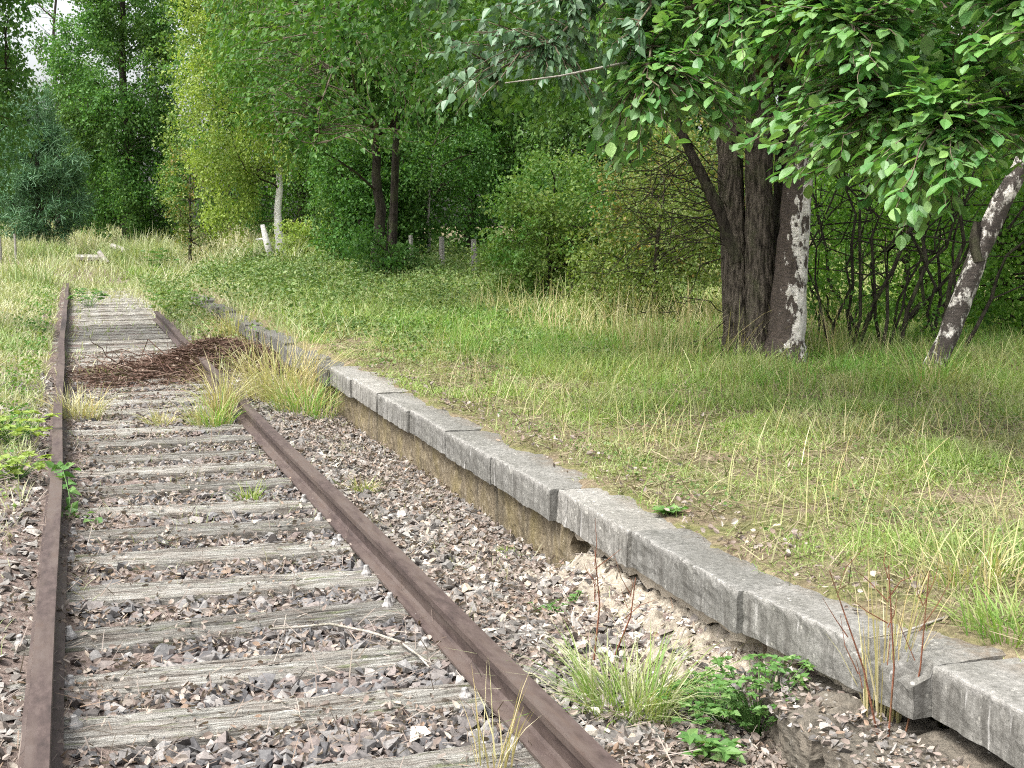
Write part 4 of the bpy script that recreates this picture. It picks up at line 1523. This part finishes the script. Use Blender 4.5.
# birch sapling left of it with yellow leaves
b = G(190, 42)
tree('sapling', 'thin yellowing sapling in front of the lime birch', b, [(0, 0, 0), (.05, 0, 1.6), (.1, 0, 3.4)], .05,
     [(0, 0, 2.6, .7, .7, 1.2), (.3, 0, 1.2, .6, .6, .8)], 110, 26, .085, 'olive', 'darkbark', 243, cat='sapling', spread=.2, limbs=10, twigs=30)
b = G(230, 48)
tree('deciduous_tree', 'leafy tree filling the space behind the lime birch', b, [(0, 0, 0), (.1, 0, 4), (0, 0, 9)], .18,
     [(0, 0, 3, 2.2, 1.8, 2.8), (.2, 0, 6.5, 2.2, 1.8, 2.8), (0, 0, 10, 2.2, 2, 2.8)], 900, 42, .13, 'fresh', 'darkbark', 245, spread=.36, gap=-.5)
b = G(313, 34.5)
tree('shrub', 'yellow-green shrub at the foot of the white birch', b, [(0, 0, 0), (.05, 0, .5), (.1, 0, 1.1)], .03,
     [(.2, 0, .7, .65, .6, .7), (-.5, 0, .5, .5, .5, .5)], 130, 30, .075, 'lime', 'darkbark', 247, cat='shrub', spread=.18, limbs=8, twigs=20, limb_r=.02)

# dark overhanging tree in the middle
b = G(377, 26.5)
tree('deciduous_tree', 'dark broadleaf tree with two black trunks and hanging boughs in mid picture', b, [(0, 0, 0), (.08, 0, 1.3), (-.05, 0, 3), (-.1, 0, 6.5)], .13,
     [(-1.3, -1, 4.7, 2.0, 2.2, 1.7), (.6, -1, 4.9, 1.9, 2.2, 1.9), (-2.0, -1.6, 3.9, 1.0, 1.4, 1.1), (-.5, -.5, 7, 2.8, 2.6, 1.6), (1.6, -1, 4.1, 1.1, 1.5, 1.0), (-1.9, -2.2, 3.0, .7, .8, .9), (-1.0, -2.0, 3.3, .6, .8, .6)], 1450, 42, .085, 'dark', 'darkbark', 251, spread=.26, nscale=1.0, gap=.0, hang=1.0, limbs=26, twigs=220, limb_r=.028)
b2 = G(392, 27.5)
Mesh().tube([b2, b2 + [.05, 0, 1.3], b2 + [.15, 0, 3.4], b2 + [.1, 0, 5]], [.1, .085, .07, .04], 7).build('trunk', M['darkbark'], bpy.data.objects[[o.name for o in bpy.data.objects if o.get('label', '').startswith('dark broadleaf tree with two')][0]], smooth=True)
b = G(358, 30)
tree('shrub', 'dark green hazel-like shrub to the left of the black trunks', b, [(0, 0, 0), (.05, 0, 1), (.1, 0, 2.2)], .05,
     [(0, 0, 1.2, .9, .9, 1.3), (-.1, 0, 2.2, .8, .8, .9), (.7, 0, 1.6, .7, .8, 1.2)], 600, 38, .085, 'mid', 'darkbark', 253, cat='shrub', spread=.24, limbs=14, twigs=60, limb_r=.03)
b = G(384, 25.6)
tree('shrub', 'low dark undergrowth shrub in front of the black trunks', b, [(0, 0, 0), (.05, 0, .5), (.1, 0, 1.2)], .03,
     [(-.1, 0, .45, .5, .5, .5), (.45, .2, .3, .4, .5, .3)], 110, 30, .075, 'mid', 'darkbark', 254, cat='shrub', spread=.2, limbs=10, twigs=40, limb_r=.02, nscale=.6)
b = G(430, 31)
tree('shrub', 'dark shrub with bare grey twigs behind the wooden posts', b, [(0, 0, 0), (-.05, 0, 1), (.1, 0, 2.6)], .05,
     [(-.3, 0, 1.6, 1.1, .9, 1.2), (.5, .4, 2.6, 1.0, .9, 1.0), (-.9, .4, .8, .8, .8, .8), (-1.2, .6, 2.8, 1.1, .9, 1.3)], 480, 38, .085, 'dark', 'greytwig', 255, cat='shrub', spread=.24, limbs=30, twigs=120, limb_r=.03)
post(441, 27, .75, 'pale split wooden post, middle one of three', 0.02)
post(474, 26.5, .72, 'brownish wooden post nearest the light green bush', -.01)
post(411, 28.5, .7, 'shaded grey wooden post by the black trunks', 0, .05)
post(1, 40, .9, 'white post at the very left edge of the far meadow', 0, .05)
post(16, 41, .95, 'white post in the far meadow below the pine', 0, .04)

# light bushes in mid distance
b = G(548, 20.5)
tree('shrub', 'rounded light green bush on the platform right of the wooden posts', b, [(0, 0, 0), (0, 0, .8), (.1, 0, 1.8)], .05,
     [(0, 0, .75, 1.0, .8, .85), (.1, 0, 1.5, .9, .8, .7), (-.4, -.1, 1.1, .45, .6, .8), (.75, 0, .6, .7, .7, .6)], 560, 36, .06, 'fresh', 'darkbark', 261, cat='shrub', spread=.17, nscale=.5, limbs=14, twigs=60, limb_r=.03, hang=.2)
b = G(655, 17)
tree('shrub', 'open twiggy thicket with yellowish leaves left of the big trunks', b, [(0, 0, 0), (0, 0, .8), (.1, 0, 1.7)], .04,
     [(0, 0, .8, 1.0, .8, .8), (.3, 0, 1.6, 1.0, .8, .8), (-.4, .1, .5, .6, .6, .5)], 520, 28, .05, 'olive', 'twig', 263, cat='shrub', spread=.17, nscale=.5, limbs=26, twigs=130, limb_r=.014, hang=.1, lmin=.05)
b = G(700, 24)
tree('shrub', 'pale green bush seen between the thicket and the big trunks', b, [(0, 0, 0), (0, 0, .8), (.1, 0, 2)], .05,
     [(0, 0, 1.2, 1.7, 1.0, 1.3), (-1.2, 0, .9, 1.2, 1.0, 1.0), (.4, 0, 2.4, 1.4, 1.0, 1.0)], 520, 34, .075, 'olive', 'darkbark', 265, cat='shrub', spread=.22, nscale=.7)
b = G(905, 17.5)
tree('shrub', 'bright green leafy bush behind the dark stems on the right', b, [(0, 0, 0), (0, 0, .8), (.1, 0, 2)], .05,
     [(0, 0, .9, 1.5, 1.0, 1.0), (1.2, 0, 1.2, 1.2, 1.0, 1.2), (-.4, 0, 1.9, 1.3, 1.0, 1.0), (.9, 0, 2.4, 1.2, 1.0, .9)], 900, 36, .06, 'bright', 'darkbark', 267, cat='shrub', spread=.18, nscale=.5)
b = G(1030, 15)
tree('shrub', 'fresh green bush at the right edge behind the leaning birch', b, [(0, 0, 0), (0, 0, .8), (.1, 0, 2)], .05,
     [(0, 0, .7, 1.0, .8, .8), (.2, 0, 1.7, .9, .8, .9)], 460, 36, .06, 'bright', 'darkbark', 269, cat='shrub', spread=.18, nscale=.5)

# wood behind
k = 0
for (px, d, sc, proto, lab) in [(300, 46, 1.0, 'dark', 'dark tree of the wood behind the white birch'),
                                (470, 36, .9, 'dark', 'dark tree of the wood behind the posts'),
                                (610, 33, .9, 'mid', 'green tree of the wood above the light bush'),
                                (535, 41, 1.1, 'mid', 'green tree of the wood between the posts and the light bush'),
                                (390, 43, 1.0, 'mid', 'green tree of the wood behind the black trunks'),
                                (740, 33, .9, 'mid', 'dark tree of the wood behind the big trunks'),
                                (870, 33, .95, 'fresh', 'green tree of the wood behind the dark stems'),
                                (1000, 31, .95, 'mid', 'dark tree of the wood at the right edge')]:
    b = G(px, d)
    tree('deciduous_tree', lab, b, [(0, 0, 0), (.1, 0, 3), (0, .1, 6), (.1, 0, 9)], .14,
         [(-.4 * sc, 0, 2.4, 2.0 * sc, 1.6, 2.0), (.8, 0, 3.6, 2.0 * sc, 1.6, 1.9), (-.6, 0, 6, 2.3 * sc, 2, 2.2), (.4, 0, 8.4, 2.0 * sc, 2, 2)], 1050, 42, .115, proto, 'darkbark', 301 + k * 11, spread=.34, gap=-.6,
         group='trees of the wood behind the platform')
    k += 1

# ------------------------------------------------------------------ the big willow clump
WD = 12.6
wb = G(757, WD)
willow = thing('willow_tree', 'big willow with furrowed brown trunks and round leaves hanging towards the viewer', 'tree', wb)


def trunk_px(pts, depth, rad, m, parent, flute=.1, sides=64, seed=0, name='trunk', n=110, furrow=.016):
    """trunk along image points at one depth, radii in metres; furrowed"""
    r = np.random.default_rng(seed)
    P3 = np.array([P(a, b_, depth + (c_ if len(q) > 2 else 0)) for q in pts for (a, b_, c_) in [tuple(q) + ((0,) if len(q) == 2 else ())]])
    u = np.linspace(0, len(pts) - 1, n)
    pts3 = np.stack([np.interp(u, np.arange(len(pts)), P3[:, k_]) for k_ in range(3)], 1)
    rr = np.interp(u, np.arange(len(pts)), rad)
    for _ in range(2):
        pts3[1:-1] = (pts3[:-2] + 2 * pts3[1:-1] + pts3[2:]) / 4
    ms = Mesh().tube(pts3, rr, sides)
    V = ms.V[0].reshape(n, sides, 3)
    ang = np.arange(sides) / sides * 6.283
    ph = r.random(3) * 6.283
    zz_ = pts3[:, 2][:, None]
    amp = (np.sin(ang[None] * 3 + ph[0] + zz_ * .6) * .5 + np.sin(ang[None] * 5 + ph[1] - zz_ * .9) * .35 + np.sin(ang[None] * 2 + ph[2]) * .4) * flute
    foot = np.exp(-(np.arange(n) / n) * 14)[:, None]
    V[:] = pts3[:, None] + (V - pts3[:, None]) * (1 + amp * (1 + 1.5 * foot))[:, :, None]
    out = unit(V - pts3[:, None])
    ca = np.stack([np.cos(ang)[None] * rr[:, None] * 2.2, np.sin(ang)[None] * rr[:, None] * 2.2, np.repeat(pts3[:, 2:3], sides, 1) * .22], -1).reshape(-1, 3)
    fz = noise(ca, .11, 700 + seed, 3)
    V[:] = V + out * (furrow * (np.abs(fz).clip(0, .7) * 1.6 - .6).reshape(n, sides) * np.minimum(1, rr / .1)[:, None])[:, :, None]
    ms.V[0] = V.reshape(-1, 3)
    ms.build(name, m, parent, smooth=True)
    return pts3


tA = trunk_px([(738, 362), (738, 330), (734, 250), (731, 170), (726, 60), (716, -120)], WD, [.17, .13, .115, .11, .1, .08], M['bark'], willow, seed=1)
tB = trunk_px([(762, 362), (761, 330), (759, 250), (758, 170), (762, 60), (772, -140)], WD - .12, [.17, .135, .125, .12, .115, .08], M['bark'], willow, seed=2)
tC = trunk_px([(738, 262), (722, 218), (707, 186), (692, 156), (662, 90), (630, 20)], WD - .05, [.075, .06, .052, .045, .036, .025], M['darkbark'], willow, seed=3, name='limb', sides=16, furrow=.004)
tD = trunk_px([(782, 362), (781, 330), (780, 250), (780, 180), (786, 60), (795, -60)], WD + .2, [.1, .085, .07, .06, .05, .03], M['darkbark'], willow, seed=4, name='limb', sides=16, furrow=.004)  # stem whose dark bark stands in for the shaded gap

birch = thing('birch_tree', 'old birch grown against the willow, white bark peeling from its brown trunk', 'tree', G(790, 12.4))
tE = trunk_px([(785, 366), (787, 340), (792, 270), (798, 190), (808, 100), (815, -60)], 12.3, [.23, .175, .145, .13, .11, .08], M['birchbase'], birch, seed=5)


def sprays(parent, leafmat, trunk_nodes, region, depth_fn, ntwig, per, size, tpl, seed, nlimb=12, width=1.0, droop=.35, twlen=.5, limbr=.03, hang=.1, up=.9, crowntop=None):
    """boughs reaching out of the trunk towards points of a region (px, py, depth) and leafy twigs along them"""
    r = np.random.default_rng(seed)
    tips = []
    while len(tips) < ntwig:
        px = r.uniform(region[0], region[1])
        py = r.uniform(region[2], region[3])
        lim = np.interp(px, region[4], region[5])
        if py > lim - r.random() ** 2 * 25: continue
        tips.append(P(px, py, depth_fn(px, py, r)))
    tips = np.array(tips)
    lm = Mesh()
    nodes = []
    trunk_nodes = trunk_nodes[trunk_nodes[:, 2] > 2.95]
    # limbs
    sel = r.choice(len(tips), nlimb, replace=False)
    for i in sel:
        e = tips[i] + np.array([0, 0, .15])
        a = trunk_nodes[r.integers(0, len(trunk_nodes))]
        a = trunk_nodes[np.argmin(np.abs(trunk_nodes[:, 2] - (e[2] + .1 - .12 * np.linalg.norm((e - a)[:2]))))] if e[2] < 4.5 else a
        pts = bent(a, e, r, 9, .025, .14)
        lm.tube(pts, np.linspace(limbr, .006, 9), 6)
        nodes.append(np.stack([np.interp(np.linspace(0, 8, 25), np.arange(9), pts[:, k_]) for k_ in range(3)], 1)[6:])
    nodes = np.concatenate(nodes)
    lf = Mesh()
    C, A = [], []
    for e in tips:
        dist = np.linalg.norm(nodes - e, axis=1)
        a = nodes[np.argmin(dist + .5 * np.maximum(e[2] - nodes[:, 2], 0))]
        L = np.linalg.norm(e - a)
        pts = bent(a, e, r, 6, .05, .08)
        lm.tube(pts, np.linspace(min(.012, .004 + .004 * L), .0018, 6), 4)
        # leaves along the last part
        tl = min(1.0, twlen / max(L, .05))
        for k_ in range(per):
            u = 1 - tl * (k_ / per)
            q = u * 5
            i0 = min(4, int(q))
            c_ = pts[i0] + (pts[i0 + 1] - pts[i0]) * (q - i0)
            dirv = unit(pts[min(5, i0 + 1)] - pts[i0] + 1e-6)
            side = unit(np.cross(dirv, [0, 0, 1.0]))
            sgn = 1 if k_ % 2 else -1
            av = dirv * .7 + side * sgn * r.uniform(.4, 1.0) + r.normal(size=3) * .25
            av[2] -= droop
            C.append(c_ + r.normal(size=3) * .01)
            A.append(av)
    C, A = np.array(C), np.array(A)
    leafset(lf, C, size * np.clip(r.normal(.92, .24, len(C)), .4, 1.35), up=up, A=A, tpl=tpl, width=width, rg=r)
    lm.build('branches', M['lighttwig'], parent, smooth=True)
    lf.build('foliage', M[leafmat], parent)


allW = np.concatenate([tA, tB])
sprays(willow, 'willow', allW,
       (590, 1130, -150, 260, [590, 610, 640, 690, 740, 800, 830, 880, 905, 940, 980, 1024, 1130], [172, 188, 162, 138, 165, 205, 180, 215, 244, 225, 190, 195, 200]),
       lambda px, py, r: np.interp(px, [600, 760, 900, 1050], [8.2, 7.2, 6.2, 6.0]) + abs(r.normal()) * .9, 1450, 14, .084, LEAFR, 401, nlimb=26, width=1.0, droop=.12, up=1.15)
ms, _ = crown_mesh(wb, [(-.6, .4, 4.4, 2.4, 1.9, 1.3), (1.4, .2, 4.4, 2.2, 1.9, 1.2), (-.2, -1.5, 5.2, 2.8, 2.4, 1.3), (.3, 0, 6.8, 3.2, 3.0, 2.0)], 900, 30, .085, 405, spread=.28, gap=-.2, nscale=.9)
ms.build('crown', M['willow'], willow)
# fine dead twigs at the lower left of the willow
r = np.random.default_rng(77)
tw = Mesh()
for _ in range(34):
    a = (tA if r.random() < .6 else tC)[r.integers(16, 70)]
    e = a - RGT * r.uniform(.3, 1.3) + np.array([0, 0, r.uniform(-.9, .5)]) + fh * r.uniform(-.5, .6)
    pts = bent(a, e, r, 7, .07, .12)
    tw.tube(pts, np.linspace(.0065, .002, 7), 4)
    for _ in range(3):
        q = pts[r.integers(2, 6)]
        tw.tube(bent(q, q + r.normal(size=3) * [.3, .3, .2] - RGT * .2, r, 4, .1), np.linspace(.004, .0015, 4), 4)
tw.build('dead_twigs', M['darkbark'], willow)

sprays(birch, 'birchleaf', tE,
       (415, 660, -150, 140, [415, 440, 455, 480, 520, 560, 600, 640, 660], [60, 118, 140, 112, 92, 118, 120, 85, 60]),
       lambda px, py, r: 7.8 + abs(r.normal()) * .5, 330, 14, .066, LEAFB, 421, nlimb=12, droop=.9, up=.5, twlen=.45, hang=.5)
# a pale bare bough reaching left
bo = np.array([P(690, 55, 9.5), P(650, 58, 8.5), P(600, 68, 7.9), P(560, 76, 7.6), P(505, 83, 7.5)])
Mesh().tube(bo, [.012, .01, .008, .006, .003], 6).build('bough', M['greytwig'], birch, smooth=True)
# boughs farther in, their shade put into a darker leaf colour
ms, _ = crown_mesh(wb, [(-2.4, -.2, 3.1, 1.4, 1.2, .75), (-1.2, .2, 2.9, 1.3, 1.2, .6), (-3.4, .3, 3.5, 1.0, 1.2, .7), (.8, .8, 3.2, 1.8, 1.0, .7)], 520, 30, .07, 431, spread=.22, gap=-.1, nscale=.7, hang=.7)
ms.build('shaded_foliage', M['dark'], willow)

dark = [o for o in bpy.data.objects if o.get('label', '').startswith('dark broadleaf tree with two')][0]
db = np.array(dark.location)
nodes = np.stack([np.linspace(db[0], db[0] - .2, 30), np.full(30, db[1]), np.linspace(db[2] + 2.6, db[2] + 6.4, 30)], 1)
sprays(dark, 'dark', nodes, (205, 455, -90, 215, [205, 235, 262, 285, 310, 345, 385, 420, 455], [40, 120, 175, 205, 180, 150, 165, 150, 120]),
       lambda px, py, r: 16.5 + abs(r.normal()) * 2.2, 520, 14, .082, LEAFB, 441, nlimb=16, droop=.7, up=.7, twlen=.7, limbr=.028)
# leaning birch on the right
b = G(930, 11.6)
lb = thing('birch_tree', 'leaning birch with black-banded white trunk at the right edge', 'tree', b)
tL = trunk_px([(928, 380), (945, 345), (962, 300), (978, 255), (1000, 205), (1022, 165), (1060, 60)], 11.6, [.09, .085, .085, .08, .085, .07, .05], M['birch'], lb, seed=9, sides=28, flute=.08, furrow=.008)
trunk_px([(978, 262), (974, 240), (977, 222)], 11.55, [.05, .045, .03], M['darkbark'], lb, seed=10, sides=8, name='limb', n=10, furrow=0)
ms, _ = crown_mesh(b, [(1.5, .3, 3.5, 1.4, 1.2, .9), (1.9, .3, 4.8, 1.7, 1.4, 1.4), (1.0, .2, 4.4, 1.0, 1.0, .8)], 420, 30, .07, 433, spread=.25)
ms.build('crown', M['mid'], lb)

# dark thicket stems between the trunks and the birch
th = thing('shrub', 'thicket of thin dark stems between the old trunks and the leaning birch', 'shrub', G(870, 13.4))
r = np.random.default_rng(99)
for i in range(26):
    px = r.uniform(815, 965)
    d = r.uniform(12.8, 14.6)
    a = G(px, d)
    ln = r.normal() * .35 + (.25 if px > 860 else -.05)
    h_ = r.uniform(1.8, 3.4)
    e = a + np.array([0, 0, h_]) + RGT * ln * h_ * .8 + fh * r.normal() * .4
    pts = bent(a, e, r, 9, .03, 0)
    ms = Mesh().tube(pts, np.linspace(r.uniform(.01, .028), .005, 9), 6)
    for _ in range(5):
        q = pts[r.integers(2, 8)]
        ms.tube(bent(q, q + np.array([0, 0, r.uniform(-.1, .8)]) + RGT * r.normal() * .6 + fh * r.normal() * .3, r, 5, .06), np.linspace(.009, .003, 5), 4)
    ms.build('stem', M['darkbark'], th, smooth=True)
ms, _ = crown_mesh(np.array(th.location), [(0, 0, 3.2, 1.7, .9, .8), (.9, 0, 2.2, 1.2, .8, .7), (-.2, .3, .25, 1.2, .6, .3), (.3, .5, 1.2, 1.6, .4, .9)], 300, 26, .055, 437, spread=.2, gap=0)
ms.build('foliage', M['bright'], th)
